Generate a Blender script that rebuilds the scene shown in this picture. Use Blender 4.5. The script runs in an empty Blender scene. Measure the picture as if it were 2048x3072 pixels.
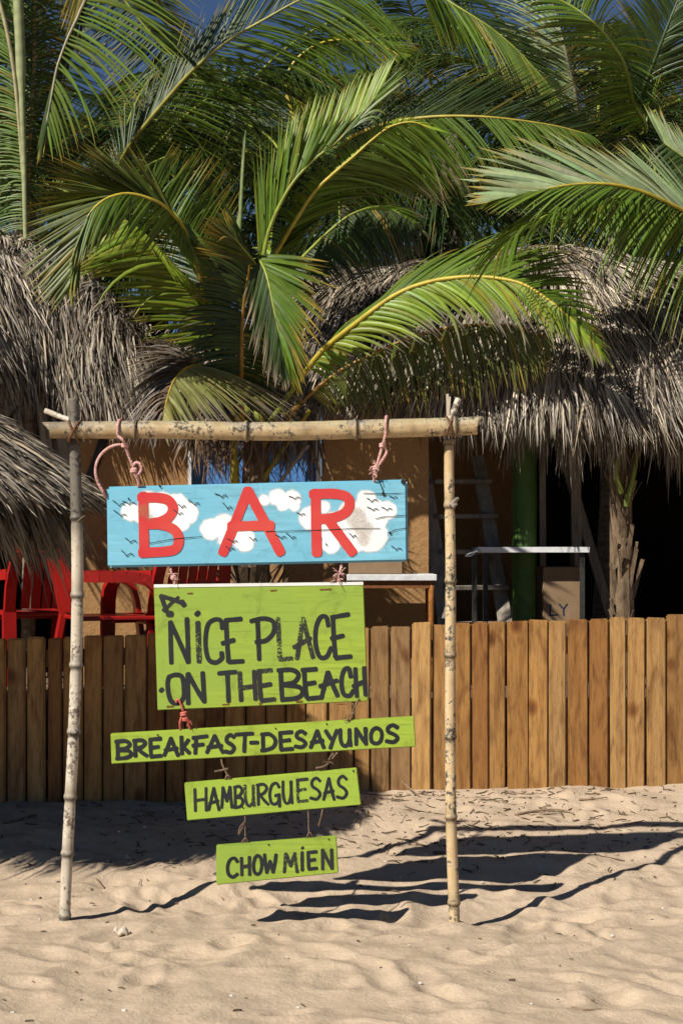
import bpy, bmesh, math, random
import numpy as np
from mathutils import Vector

# ------------------------------------------------------------------ camera, sky, sun, exposure
F = 5120.0            # focal length in pixels of a 2048 x 3072 frame (60 mm on a 36 mm tall frame)
EYE = 1.49            # eye height over the sand at the sign
HOR = 1650.0          # horizon row in the 2048 x 3072 frame
scene = bpy.context.scene
col = scene.collection
cam_d = bpy.data.cameras.new('camera')
cam = bpy.data.objects.new('camera', cam_d)
col.objects.link(cam)
cam.location = (0, 0, EYE)
cam.rotation_euler = (math.pi / 2, 0, 0)
cam_d.sensor_fit = 'VERTICAL'
cam_d.sensor_height = 36
cam_d.lens = 60
cam_d.shift_y = (HOR - 1536) / 3072.0
cam_d.clip_end = 2000
scene.camera = cam

SUN = Vector((0.86, 0.84, -1.0)).normalized()      # the way the light travels
ELEV = math.asin(-SUN.z)
w = bpy.data.worlds.new('World')
scene.world = w
w.use_nodes = True
nt = w.node_tree
sky = nt.nodes.new('ShaderNodeTexSky')
sky.sky_type = 'NISHITA'
sky.sun_disc = False
sky.sun_elevation = ELEV
sky.sun_rotation = math.atan2(-SUN.x, -SUN.y)
sky.altitude = 1200
sky.air_density = 0.65
sky.dust_density = 0.0
sky.ozone_density = 4.5
bg = nt.nodes['Background']
bg.inputs['Strength'].default_value = 0.05
nt.links.new(sky.outputs[0], bg.inputs[0])
sl = bpy.data.lights.new('sun', 'SUN')
sl.energy = 5.0
sl.angle = math.radians(0.53)
sl.color = (1.0, 0.95, 0.86)
so = bpy.data.objects.new('sun', sl)
col.objects.link(so)
so.rotation_euler = SUN.to_track_quat('-Z', 'Y').to_euler()
so.location = (-8, -8, 12)
scene.view_settings.view_transform = 'Standard'
scene.view_settings.look = 'None'
scene.view_settings.gamma = 1
scene.view_settings.exposure = 0.3
scene.view_settings.use_curve_mapping = False
scene.cycles.max_bounces = 6
scene.cycles.diffuse_bounces = 1
scene.cycles.transparent_max_bounces = 16

random.seed(7)
rng = np.random.default_rng(11)

# ------------------------------------------------------------------ helpers
def P(px, py, d):
    """a point at depth d that stands at (px, py) of the photograph's 2048 x 3072 grid"""
    return np.array([(px - 1024.0) / F * d, d, EYE - (py - HOR) / F * d])

def PP(pts, d=None):
    return np.array([P(p[0], p[1], p[2] if d is None else d) for p in pts])

def link(o, parent=None):
    col.objects.link(o)
    if parent is not None:
        o.parent = parent
        if parent.parent is None:
            o.location = -parent.location
    return o

def empty(name, loc, label, cat, group=None):
    o = bpy.data.objects.new(name, None)
    col.objects.link(o)
    o.location = Vector([float(v) for v in loc])
    o.empty_display_size = 0.1
    return tag(o, label, cat, group)

def tag(o, label=None, cat=None, group=None, kind=None):
    if label: o['label'] = label
    if cat: o['category'] = cat
    if group: o['group'] = group
    if kind: o['kind'] = kind
    return o

def mesh_np(name, verts, faces, mat, parent=None, cols=None, smooth=False):
    """faces: int array (n,4) or (n,3)"""
    verts = np.asarray(verts, dtype=np.float32)
    faces = np.asarray(faces, dtype=np.int32)
    me = bpy.data.meshes.new(name)
    k = faces.shape[1]
    me.vertices.add(len(verts))
    me.vertices.foreach_set('co', verts.ravel())
    me.loops.add(faces.size)
    me.loops.foreach_set('vertex_index', faces.ravel())
    me.polygons.add(len(faces))
    me.polygons.foreach_set('loop_start', np.arange(0, faces.size, k, dtype=np.int32))
    me.polygons.foreach_set('loop_total', np.full(len(faces), k, dtype=np.int32))
    if smooth:
        me.polygons.foreach_set('use_smooth', np.ones(len(faces), dtype=bool))
    if cols is not None:
        a = me.attributes.new('Col', 'FLOAT_COLOR', 'POINT')
        c = np.ones((len(verts), 4), dtype=np.float32)
        c[:, :3] = np.clip(cols, 0, 1)
        a.data.foreach_set('color', c.ravel())
    me.update()
    me.validate()
    me.materials.append(mat)
    return link(bpy.data.objects.new(name, me), parent)

def mesh_bm(name, bm, mat, parent=None, smooth=False):
    me = bpy.data.meshes.new(name)
    bmesh.ops.recalc_face_normals(bm, faces=bm.faces)
    bm.to_mesh(me)
    bm.free()
    if smooth:
        for p in me.polygons: p.use_smooth = True
    me.materials.append(mat)
    return link(bpy.data.objects.new(name, me), parent)

def nrm(a):
    return a / np.maximum(np.linalg.norm(a, axis=-1, keepdims=True), 1e-9)

def catmull(pts, n):
    p = np.asarray(pts, dtype=float)
    if len(p) == 2:
        t = np.linspace(0, 1, n)[:, None]
        return p[0] * (1 - t) + p[1] * t
    q = np.vstack([2 * p[0] - p[1], p, 2 * p[-1] - p[-2]])
    seg = np.linalg.norm(np.diff(p, axis=0), axis=1)
    cum = np.concatenate([[0], np.cumsum(seg)])
    s = np.linspace(0, cum[-1], n)
    i = np.clip(np.searchsorted(cum, s, side='right') - 1, 0, len(p) - 2)
    u = ((s - cum[i]) / np.maximum(seg[i], 1e-9))[:, None]
    a, b, c, d = q[i], q[i + 1], q[i + 2], q[i + 3]
    return 0.5 * (2 * b + (c - a) * u + (2 * a - 5 * b + 4 * c - d) * u * u + (3 * b - a - 3 * c + d) * u ** 3)

def tube_geo(path, rad, sides=8, off=0, squash=1.0):
    """closed tube along path (n,3); rad scalar or (n,)"""
    path = np.asarray(path, dtype=float)
    n = len(path)
    rad = np.broadcast_to(np.asarray(rad, dtype=float), (n,))
    T = nrm(np.gradient(path, axis=0))
    ref = np.array([0.13, 0.31, 0.94]) if abs(T[:, 2]).mean() < 0.8 else np.array([0.05, 1, 0.02])
    A = nrm(np.cross(T, ref))
    B = np.cross(T, A)
    th = np.linspace(0, 2 * np.pi, sides, endpoint=False)
    v = path[:, None, :] + rad[:, None, None] * (np.cos(th)[None, :, None] * A[:, None, :] + squash * np.sin(th)[None, :, None] * B[:, None, :])
    v = v.reshape(-1, 3)
    f = []
    i = np.arange(n - 1)[:, None] * sides
    j = np.arange(sides)[None, :]
    jn = (j + 1) % sides
    f = np.stack([i + j, i + jn, i + sides + jn, i + sides + j], axis=-1).reshape(-1, 4)
    v = np.vstack([v, path[0], path[-1]])
    c0, c1 = n * sides, n * sides + 1
    j = np.arange(sides); jn = (j + 1) % sides
    cap0 = np.stack([np.full(sides, c0), jn, j, j], axis=-1)
    cap1 = np.stack([np.full(sides, c1), (n - 1) * sides + j, (n - 1) * sides + jn, (n - 1) * sides + jn], axis=-1)
    return v, f, cap0, cap1

class MB:
    """collects tubes, boxes and strips into one mesh"""
    def __init__(s): s.v = []; s.f = []; s.n = 0
    def add(s, v, faces):
        s.v.extend([tuple(map(float, q)) for q in v])
        s.f.extend([tuple(int(k) + s.n for k in q) for q in faces])
        s.n += len(v)
        return s
    def tube(s, path, rad, sides=8, squash=1.0):
        v, f, c0, c1 = tube_geo(path, rad, sides, squash=squash)
        return s.add(v, [tuple(q) for q in f] + [tuple(q[:3]) for q in c0] + [tuple(q[:3]) for q in c1])
    def box(s, lo, hi):
        x0, y0, z0 = lo; x1, y1, z1 = hi
        v = [(x0, y0, z0), (x1, y0, z0), (x1, y1, z0), (x0, y1, z0), (x0, y0, z1), (x1, y0, z1), (x1, y1, z1), (x0, y1, z1)]
        return s.add(v, [(0, 3, 2, 1), (4, 5, 6, 7), (0, 1, 5, 4), (1, 2, 6, 5), (2, 3, 7, 6), (3, 0, 4, 7)])
    def bar(s, a, b, wx, wy, up=(0, 0, 1)):
        """rectangular bar from a to b, wx across, wy thick"""
        a = np.asarray(a, float); b = np.asarray(b, float)
        T = nrm(b - a); u = np.asarray(up, float)
        if abs(np.dot(T, u)) > 0.95: u = np.array([0, 1.0, 0])
        A = nrm(np.cross(T, u)); B = np.cross(T, A)
        v = []
        for c in (a, b):
            for sx, sy in ((-1, -1), (1, -1), (1, 1), (-1, 1)):
                v.append(c + A * sx * wx / 2 + B * sy * wy / 2)
        return s.add(v, [(0, 1, 2, 3), (7, 6, 5, 4), (0, 4, 5, 1), (1, 5, 6, 2), (2, 6, 7, 3), (3, 7, 4, 0)])
    def build(s, name, mat, parent=None, smooth=False, bevel=0):
        bm = bmesh.new()
        vs = [bm.verts.new(q) for q in s.v]
        for q in s.f:
            try: bm.faces.new([vs[k] for k in q])
            except ValueError: pass
        if bevel:
            bmesh.ops.bevel(bm, geom=list(bm.edges), offset=bevel, segments=1, affect='EDGES', clamp_overlap=True)
        return mesh_bm(name, bm, mat, parent, smooth)

_grids = {}
def vnoise(x, y, seed=0):
    if seed not in _grids: _grids[seed] = np.random.default_rng(seed).random((256, 256))
    g = _grids[seed]
    xi = np.floor(x).astype(int); yi = np.floor(y).astype(int)
    fx = x - xi; fy = y - yi
    fx = fx * fx * (3 - 2 * fx); fy = fy * fy * (3 - 2 * fy)
    a = g[xi % 256, yi % 256]; b = g[(xi + 1) % 256, yi % 256]
    c = g[xi % 256, (yi + 1) % 256]; d = g[(xi + 1) % 256, (yi + 1) % 256]
    return (a * (1 - fx) + b * fx) * (1 - fy) + (c * (1 - fx) + d * fx) * fy - 0.5

# ------------------------------------------------------------------ materials
def new_mat(name):
    m = bpy.data.materials.new(name)
    m.use_nodes = True
    t = m.node_tree
    return m, t, t.nodes['Principled BSDF'], t.nodes['Material Output']

def nd(t, typ, **kw):
    n = t.nodes.new(typ)
    for k, v in kw.items(): setattr(n, k, v)
    return n

def noise(t, scale, detail=4, rough=0.6, vec=None, dist=0.0):
    n = nd(t, 'ShaderNodeTexNoise')
    n.inputs['Scale'].default_value = scale
    n.inputs['Detail'].default_value = detail
    n.inputs['Roughness'].default_value = rough
    n.inputs['Distortion'].default_value = dist
    if vec is not None: t.links.new(vec, n.inputs['Vector'])
    return n

def ramp(t, fac, stops):
    r = nd(t, 'ShaderNodeValToRGB')
    el = r.color_ramp.elements
    while len(el) < len(stops): el.new(0.5)
    for e, (p, c) in zip(el, stops):
        e.position = p
        e.color = (*c, 1) if len(c) == 3 else c
    t.links.new(fac, r.inputs[0])
    return r

def mix(t, fac, a, b, mode='MIX'):
    m = nd(t, 'ShaderNodeMix', data_type='RGBA', blend_type=mode)
    for sock, val in ((m.inputs[0], fac), (m.inputs[6], a), (m.inputs[7], b)):
        if hasattr(val, 'links'): t.links.new(val, sock)
        elif isinstance(val, (int, float)): sock.default_value = val
        else: sock.default_value = (*val, 1)
    return m.outputs[2]

def coords(t, scale=(1, 1, 1), kind='Object', rot=(0, 0, 0)):
    c = nd(t, 'ShaderNodeTexCoord')
    mp = nd(t, 'ShaderNodeMapping')
    mp.inputs['Scale'].default_value = scale
    mp.inputs['Rotation'].default_value = rot
    t.links.new(c.outputs[kind], mp.inputs[0])
    return mp.outputs[0]

def bump(t, h, bsdf, strength=0.4, dist=0.01, prev=None):
    b = nd(t, 'ShaderNodeBump')
    b.inputs['Strength'].default_value = strength
    b.inputs['Distance'].default_value = dist
    t.links.new(h, b.inputs['Height'])
    if prev is not None: t.links.new(prev, b.inputs['Normal'])
    t.links.new(b.outputs[0], bsdf.inputs['Normal'])
    return b.outputs[0]

def simple(name, c1, c2, scale=20, rough=0.7, bstr=0.3, bdist=0.004, vec=(1, 1, 1), spec=0.3, kind='Object', detail=6):
    m, t, b, o = new_mat(name)
    v = coords(t, vec, kind)
    n = noise(t, scale, detail, 0.65, v)
    r = ramp(t, n.outputs[0], [(0.3, c1), (0.7, c2)])
    t.links.new(r.outputs[0], b.inputs['Base Color'])
    b.inputs['Roughness'].default_value = rough
    b.inputs['Specular IOR Level'].default_value = spec
    if bstr: bump(t, n.outputs[0], b, bstr, bdist)
    return m

M = {}
def mat_sand():
    m, t, b, o = new_mat('sand')
    v = coords(t)
    big = noise(t, 1.7, 3, 0.5, v)
    mid = noise(t, 14, 5, 0.6, v)
    fine = noise(t, 420, 2, 0.7, v)
    spk = noise(t, 900, 1, 0.5, v)
    c = ramp(t, mid.outputs[0], [(0.3, (0.515, 0.395, 0.28)), (0.7, (0.59, 0.465, 0.34))])
    c2 = mix(t, big.outputs[0], c.outputs[0], (0.58, 0.445, 0.315))
    dirt = noise(t, 5.5, 6, 0.7, v)
    dr = ramp(t, dirt.outputs[0], [(0.36, (0.80, 0.79, 0.79)), (0.52, (1, 1, 1))])
    c2 = mix(t, 0.9, c2, dr.outputs[0], 'MULTIPLY')
    r = ramp(t, fine.outputs[0], [(0.30, (0.62, 0.60, 0.58)), (0.55, (1.0, 1.0, 1.0)), (0.75, (1.22, 1.2, 1.15))])
    c3 = mix(t, 0.8, c2, r.outputs[0], 'MULTIPLY')
    dk = ramp(t, spk.outputs[0], [(0.70, (0, 0, 0)), (0.74, (1, 1, 1))])
    c4 = mix(t, dk.outputs[0], c3, (0.10, 0.075, 0.055))
    t.links.new(c4, b.inputs['Base Color'])
    b.inputs['Roughness'].default_value = 0.95
    b.inputs['Specular IOR Level'].default_value = 0.1
    lum = noise(t, 55, 4, 0.65, v)
    n0 = bump(t, lum.outputs[0], b, 0.45, 0.012)
    n1 = bump(t, mid.outputs[0], b, 0.4, 0.02, n0)
    bump(t, fine.outputs[0], b, 0.5, 0.003, n1)
    return m
M['sand'] = mat_sand()

def mat_plank():
    m, t, b, o = new_mat('fence_wood')
    info = nd(t, 'ShaderNodeObjectInfo')
    tc = nd(t, 'ShaderNodeTexCoord')
    add = nd(t, 'ShaderNodeVectorMath', operation='MULTIPLY_ADD')
    comb = nd(t, 'ShaderNodeCombineXYZ')
    for k in range(3): t.links.new(info.outputs['Random'], comb.inputs[k])
    add.inputs[1].default_value = (37, 19, 53)
    t.links.new(comb.outputs[0], add.inputs[0])
    t.links.new(tc.outputs['Object'], add.inputs[2])
    mp = nd(t, 'ShaderNodeMapping'); mp.inputs['Scale'].default_value = (1, 1, 0.10)
    t.links.new(add.outputs[0], mp.inputs[0])
    grain = noise(t, 85, 6, 0.7, mp.outputs[0], 0.4)
    mp2 = nd(t, 'ShaderNodeMapping'); mp2.inputs['Scale'].default_value = (1, 1, 0.28)
    t.links.new(add.outputs[0], mp2.inputs[0])
    wide = noise(t, 13, 3, 0.5, mp2.outputs[0], 1.2)
    wv = nd(t, 'ShaderNodeTexWave', wave_type='RINGS', rings_direction='Z')
    wv.inputs['Scale'].default_value = 6; wv.inputs['Distortion'].default_value = 6
    wv.inputs['Detail'].default_value = 2; wv.inputs['Detail Scale'].default_value = 1.2
    t.links.new(mp2.outputs[0], wv.inputs['Vector'])
    base = ramp(t, info.outputs['Random'], [(0.0, (0.27, 0.125, 0.036)), (0.3, (0.42, 0.225, 0.07)), (0.5, (0.30, 0.16, 0.055)), (0.75, (0.46, 0.27, 0.10)), (1.0, (0.24, 0.14, 0.065))])
    g = ramp(t, grain.outputs[0], [(0.3, (0.35, 0.29, 0.24)), (0.48, (0.92, 0.9, 0.87)), (0.75, (1.2, 1.18, 1.12))])
    c = mix(t, 0.85, base.outputs[0], g.outputs[0], 'MULTIPLY')
    wr = ramp(t, wide.outputs[0], [(0.28, (0.55, 0.45, 0.36)), (0.5, (1, 1, 1)), (0.75, (1.15, 1.1, 1.0))])
    c = mix(t, 0.9, c, wr.outputs[0], 'MULTIPLY')
    kr = ramp(t, wv.outputs[0], [(0.0, (0.72, 0.64, 0.55)), (0.35, (1, 1, 1))])
    c = mix(t, 0.55, c, kr.outputs[0], 'MULTIPLY')
    vo = nd(t, 'ShaderNodeTexVoronoi'); vo.inputs['Scale'].default_value = 4.2
    mp3 = nd(t, 'ShaderNodeMapping'); mp3.inputs['Scale'].default_value = (1, 1, 0.7)
    t.links.new(add.outputs[0], mp3.inputs[0]); t.links.new(mp3.outputs[0], vo.inputs['Vector'])
    kn = ramp(t, vo.outputs['Distance'], [(0.05, (0.20, 0.09, 0.04)), (0.10, (0.55, 0.36, 0.22)), (0.17, (1, 1, 1))])
    c = mix(t, 0.8, c, kn.outputs[0], 'MULTIPLY')
    t.links.new(c, b.inputs['Base Color'])
    b.inputs['Roughness'].default_value = 0.62
    b.inputs['Specular IOR Level'].default_value = 0.3
    bump(t, grain.outputs[0], b, 0.45, 0.003)
    return m
M['plank'] = mat_plank()

def mat_bamboo(name, c_lo, c_hi, dark, patch=0.56):
    m, t, b, o = new_mat(name)
    v = coords(t, (1, 1, 1), 'Object')
    n = noise(t, 9, 5, 0.7, v)
    s = noise(t, 60, 6, 0.75, v)
    st = noise(t, 30, 4, 0.6, coords(t, (3, 3, 0.25) if 'bar' not in name else (0.25, 3, 3), 'Object'))
    c = ramp(t, n.outputs[0], [(0.3, c_lo), (0.65, c_hi)])
    g = ramp(t, st.outputs[0], [(0.3, (0.8, 0.77, 0.72)), (0.6, (1.05, 1.05, 1.03))])
    c1 = mix(t, 0.7, c.outputs[0], g.outputs[0], 'MULTIPLY')
    mm = nd(t, 'ShaderNodeMath', operation='MULTIPLY')
    t.links.new(n.outputs[0], mm.inputs[0]); t.links.new(s.outputs[0], mm.inputs[1])
    k = ramp(t, mm.outputs[0], [(patch * 0.52, (0, 0, 0)), (patch * 0.62, (1, 1, 1))])
    c2 = mix(t, k.outputs[0], c1, dark)
    at = nd(t, 'ShaderNodeAttribute', attribute_name='Col')
    c3 = mix(t, 1.0, c2, at.outputs['Color'], 'MULTIPLY')
    t.links.new(c3, b.inputs['Base Color'])
    b.inputs['Roughness'].default_value = 0.5
    b.inputs['Specular IOR Level'].default_value = 0.35
    bump(t, s.outputs[0], b, 0.3, 0.003)
    return m
M['bamboo_bar'] = mat_bamboo('bamboo_bar', (0.40, 0.27, 0.13), (0.58, 0.45, 0.27), (0.10, 0.075, 0.05), 0.52)
M['bamboo_pale'] = mat_bamboo('bamboo_pale', (0.46, 0.38, 0.28), (0.66, 0.60, 0.50), (0.15, 0.11, 0.08), 0.52)
M['bamboo_gold'] = mat_bamboo('bamboo_gold', (0.50, 0.34, 0.17), (0.66, 0.52, 0.32), (0.09, 0.075, 0.06), 0.52)

def mat_paint(name, c, worn, wear=0.62, stretch=(0.25, 1, 3), scale=18, rough=0.55, tint=None, bstr=0.25):
    """brushed paint on wood: streaks of the undercoat show where it is rubbed off"""
    m, t, b, o = new_mat(name)
    v = coords(t, stretch)
    n = noise(t, scale, 7, 0.72, v)
    n2 = noise(t, 3.2, 3, 0.5, coords(t))
    lo = tuple(k * 0.72 for k in c); hi = tuple(min(1, k * 1.18) for k in c)
    br = ramp(t, n.outputs[0], [(0.3, lo), (0.7, hi)])
    cc = br.outputs[0]
    if tint: cc = mix(t, ramp(t, n2.outputs[0], [(0.42, (0, 0, 0)), (0.62, (1, 1, 1))]).outputs[0], cc, tint)
    gr = noise(t, 9, 5, 0.7, coords(t), 0.6)
    gm = ramp(t, gr.outputs[0], [(0.30, (0.62, 0.60, 0.55)), (0.46, (1, 1, 1))])
    cc = mix(t, 0.75, cc, gm.outputs[0], 'MULTIPLY')
    ln = noise(t, 26, 3, 0.6, coords(t, (0.12, 1, 7)))
    lr = ramp(t, ln.outputs[0], [(0.30, (0.55, 0.52, 0.46)), (0.37, (1, 1, 1))])
    cc = mix(t, 0.7, cc, lr.outputs[0], 'MULTIPLY')
    fl = noise(t, 70, 8, 0.8, v)
    k = ramp(t, fl.outputs[0], [(wear, (0, 0, 0)), (wear + 0.05, (1, 1, 1))])
    cc = mix(t, k.outputs[0], cc, worn)
    t.links.new(cc, b.inputs['Base Color'])
    b.inputs['Roughness'].default_value = rough
    b.inputs['Specular IOR Level'].default_value = 0.35
    bump(t, n.outputs[0], b, bstr, 0.002)
    return m
M['sign_blue'] = mat_paint('sky_blue_paint', (0.20, 0.50, 0.64), (0.34, 0.42, 0.42), 0.64, tint=(0.165, 0.46, 0.61))
M['sign_green'] = mat_paint('lime_paint', (0.31, 0.42, 0.045), (0.24, 0.26, 0.10), 0.63, tint=(0.26, 0.375, 0.05))
M['sign_lime'] = mat_paint('lime_paint_bright', (0.33, 0.445, 0.045), (0.28, 0.30, 0.12), 0.64, tint=(0.31, 0.44, 0.05))
M['white_edge'] = mat_paint('white_edge_paint', (0.78, 0.77, 0.72), (0.4, 0.35, 0.28), 0.62)

def mat_print(name, c, wear, soft=False, scale=55, c2=None):
    """lettering paint with rubbed-off grains"""
    m, t, b, o = new_mat(name)
    v = coords(t)
    n = noise(t, scale * 3.5, 5, 0.75, v)
    blot = noise(t, 5.0, 2, 0.5, v)
    add = nd(t, 'ShaderNodeMath', operation='MULTIPLY_ADD')
    t.links.new(blot.outputs[0], add.inputs[0]); add.inputs[1].default_value = 0.75
    t.links.new(n.outputs[0], add.inputs[2])
    if soft:
        at = nd(t, 'ShaderNodeAttribute', attribute_name='Col')
        sp = nd(t, 'ShaderNodeSeparateColor')
        t.links.new(at.outputs['Color'], sp.inputs[0])
        sb = nd(t, 'ShaderNodeMath', operation='MULTIPLY_ADD')
        t.links.new(n.outputs[0], sb.inputs[0]); sb.inputs[1].default_value = 0.55
        t.links.new(sp.outputs[0], sb.inputs[2])
        al = ramp(t, sb.outputs[0], [(0.35, (0, 0, 0)), (0.95, (0.96, 0.96, 0.96))])
    else:
        al = ramp(t, add.outputs[0], [(wear, (1, 1, 1)), (wear + 0.06, (0, 0, 0))])
    t.links.new(al.outputs[0], b.inputs['Alpha'])
    vr = ramp(t, blot.outputs[0], [(0.35, c), (0.65, c2 or tuple(k * 1.25 for k in c))])
    t.links.new(vr.outputs[0], b.inputs['Base Color'])
    b.inputs['Roughness'].default_value = 0.75
    b.inputs['Specular IOR Level'].default_value = 0.12
    return m
M['black'] = mat_print('black_lettering', (0.022, 0.024, 0.026), 1.02)
M['black_worn'] = mat_print('worn_black_lettering', (0.03, 0.03, 0.03), 0.985)
M['red'] = mat_print('red_lettering', (0.55, 0.04, 0.045), 1.04, c2=(0.60, 0.075, 0.06))
M['white'] = mat_print('white_cloud_paint', (0.78, 0.79, 0.78), 1.0, True)
M['bird'] = mat_print('dark_bird_paint', (0.02, 0.03, 0.05), 1.15)
M['blot'] = mat_print('bare_wood_blot', (0.42, 0.27, 0.14), 1.0, True, 30)
M['crack'] = simple('crack_dark', (0.01, 0.01, 0.01), (0.03, 0.025, 0.02), 40, 0.9, 0)
M['rust'] = simple('rust', (0.10, 0.035, 0.012), (0.26, 0.10, 0.03), 60, 0.85)
M['rust_orange'] = simple('rust_orange', (0.16, 0.05, 0.012), (0.42, 0.17, 0.03), 30, 0.8)
M['pink_rope'] = simple('pink_rope', (0.50, 0.20, 0.18), (0.78, 0.52, 0.46), 90, 0.9, 0.6, 0.003)
M['red_rope'] = simple('red_rope', (0.42, 0.06, 0.05), (0.68, 0.22, 0.16), 90, 0.9, 0.6, 0.003)
M['wire'] = simple('old_twine', (0.07, 0.045, 0.03), (0.28, 0.19, 0.12), 90, 0.9, 0.5, 0.003)
M['strap'] = simple('rusty_strap', (0.07, 0.03, 0.015), (0.20, 0.10, 0.05), 60, 0.85)

def mat_leaf(name, trans=0.24, rough=0.42, spec=0.4):
    m, t, b, o = new_mat(name)
    at = nd(t, 'ShaderNodeAttribute', attribute_name='Col')
    n = noise(t, 26, 4, 0.6, coords(t))
    r = ramp(t, n.outputs[0], [(0.3, (0.78, 0.80, 0.78)), (0.7, (1.16, 1.14, 1.1))])
    c = mix(t, 0.8, at.outputs['Color'], r.outputs[0], 'MULTIPLY')
    t.links.new(c, b.inputs['Base Color'])
    b.inputs['Roughness'].default_value = rough
    b.inputs['Specular IOR Level'].default_value = spec
    if trans:
        tr = nd(t, 'ShaderNodeBsdfTranslucent')
        c2 = mix(t, 1.0, c, (1.35, 1.25, 0.5), 'MULTIPLY')
        t.links.new(c2, tr.inputs[0])
        ms = nd(t, 'ShaderNodeMixShader')
        ms.inputs[0].default_value = trans
        t.links.new(b.outputs[0], ms.inputs[1]); t.links.new(tr.outputs[0], ms.inputs[2])
        t.links.new(ms.outputs[0], o.inputs[0])
    return m
M['leaf'] = mat_leaf('palm_leaflet')
M['rachis'] = mat_leaf('palm_rachis', 0, 0.45, 0.4)
M['thatch'] = mat_leaf('dry_thatch', 0.08, 0.6, 0.25)
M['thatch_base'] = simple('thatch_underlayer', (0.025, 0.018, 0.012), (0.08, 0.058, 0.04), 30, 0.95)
M['bark'] = simple('palm_bark', (0.10, 0.075, 0.05), (0.30, 0.24, 0.18), 18, 0.9, 0.8, 0.02, (1, 1, 2.5))
M['fibre'] = simple('palm_fibre', (0.07, 0.045, 0.025), (0.26, 0.18, 0.11), 35, 0.95, 0.8, 0.01, (1, 1, 0.3))
M['stucco'] = simple('ochre_stucco', (0.30, 0.16, 0.062), (0.38, 0.215, 0.09), 45, 0.95, 0.7, 0.012)
M['blue'] = simple('blue_paint', (0.05, 0.16, 0.42), (0.08, 0.22, 0.50), 12, 0.6, 0.2)
M['white_wood'] = simple('white_frame_paint', (0.50, 0.50, 0.50), (0.72, 0.72, 0.70), 25, 0.7)
M['grey_wood'] = simple('grey_wood', (0.17, 0.14, 0.11), (0.38, 0.33, 0.28), 30, 0.9, 0.6, 0.005, (1, 1, 0.15))
M['pale_wood'] = simple('pale_wood', (0.42, 0.33, 0.24), (0.62, 0.52, 0.42), 30, 0.9, 0.6, 0.005, (1, 1, 0.15))
M['red_plastic'] = simple('red_plastic', (0.30, 0.008, 0.006), (0.36, 0.012, 0.008), 8, 0.38, 0.05, 0.002, spec=0.5)  # red set darker than the real plastic, in place of missing shade
M['white_plastic'] = simple('white_table_edge', (0.55, 0.55, 0.55), (0.72, 0.72, 0.72), 20, 0.6)
M['dark_metal'] = simple('dark_metal', (0.02, 0.02, 0.02), (0.05, 0.045, 0.04), 30, 0.6)
M['green_paint'] = simple('green_post_paint', (0.04, 0.085, 0.014), (0.06, 0.12, 0.022), 16, 0.6, 0.4, 0.006)
M['cardboard'] = simple('cardboard', (0.20, 0.13, 0.07), (0.26, 0.17, 0.10), 12, 0.9)
M['shade_dark_wall'] = simple('shade_dark_wall', (0.02, 0.014, 0.01), (0.04, 0.028, 0.018), 9, 0.95)  # near-black colour stands in for the deep shade inside the huts
M['dirt'] = simple('packed_dirt', (0.12, 0.08, 0.05), (0.2, 0.14, 0.09), 8, 0.95)  # kept dark so the sunlit floor bounces little light indoors
M['litter'] = simple('dry_litter', (0.04, 0.028, 0.02), (0.22, 0.15, 0.09), 6, 0.9, 0.3)
M['stick'] = simple('driftwood', (0.16, 0.10, 0.06), (0.36, 0.26, 0.17), 30, 0.9, 0.5)
M['shell'] = simple('shell', (0.26, 0.18, 0.11), (0.70, 0.62, 0.50), 40, 0.6)
M['grit'] = simple('pale_grit', (0.62, 0.58, 0.52), (0.80, 0.78, 0.74), 30, 0.7)
M['wet_wood'] = M['grey_wood']

# ------------------------------------------------------------------ the sand
D_SIGN, D_FENCE, D_WALL = 6.74, 8.98, 10.30

def ground(x, y):
    x = np.asarray(x, float); y = np.asarray(y, float)
    t = np.clip((y - 6.9) / (8.95 - 6.9), 0, 1)
    z = 0.215 * (t * t * (3 - 2 * t) * 0.55 + t * 0.45)
    z = z + 0.03 * np.clip(x, -3, 3) * t
    z = z - 0.02 * np.clip((6.6 - y) / 2, 0, 3)
    near = np.clip((10.2 - y) / 1.2, 0.0, 1) * np.clip((y - 2) / 2, 0, 1)
    fg = 1 - 0.5 * np.clip((6.95 - y) / 0.4, 0, 1)
    for mx, my, sx, sy, mh in ((-0.50, 7.28, 0.30, 0.15, 0.06), (-1.0, 7.2, 0.3, 0.12, 0.012), (0.86, 7.12, 0.13, 0.09, 0.026), (1.2, 7.36, 0.16, 0.10, 0.028), (1.02, 7.3, 0.2, 0.1, -0.012), (-1.085, 6.74, 0.07, 0.06, 0.016), (0.445, 6.74, 0.08, 0.06, 0.018)):
        z = z + mh * np.exp(-((x - mx) / sx) ** 2 - ((y - my) / sy) ** 2)
    band = np.exp(-((y - 7.45) / 0.55) ** 2)
    z = z + fg * near * (0.055 * vnoise(x * 1.3 + 7, y * 1.6, 1) + 0.022 * vnoise(x * 4.1, y * 4.6 + 3, 2)
                    + band * 0.034 * vnoise(x * 2.3 + y * 0.8, y * 6.5, 6) + 0.022 * (0.25 - np.abs(vnoise(x * 5.5 + 2, y * 7.5, 7)))
                    + 0.009 * vnoise(x * 10, y * 11, 3) + 0.004 * vnoise(x * 27, y * 28, 4))
    return z

def sand_axis(lo, hi, step, far):
    a = np.arange(lo, hi + 1e-6, step)
    out = []
    d = step
    v = lo
    while v > -far:
        d *= 1.35; v -= d; out.append(v)
    out = out[::-1]
    out2 = []
    d = step; v = a[-1]
    while v < far:
        d *= 1.35; v += d; out2.append(v)
    return np.concatenate([out, a, out2])

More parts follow.
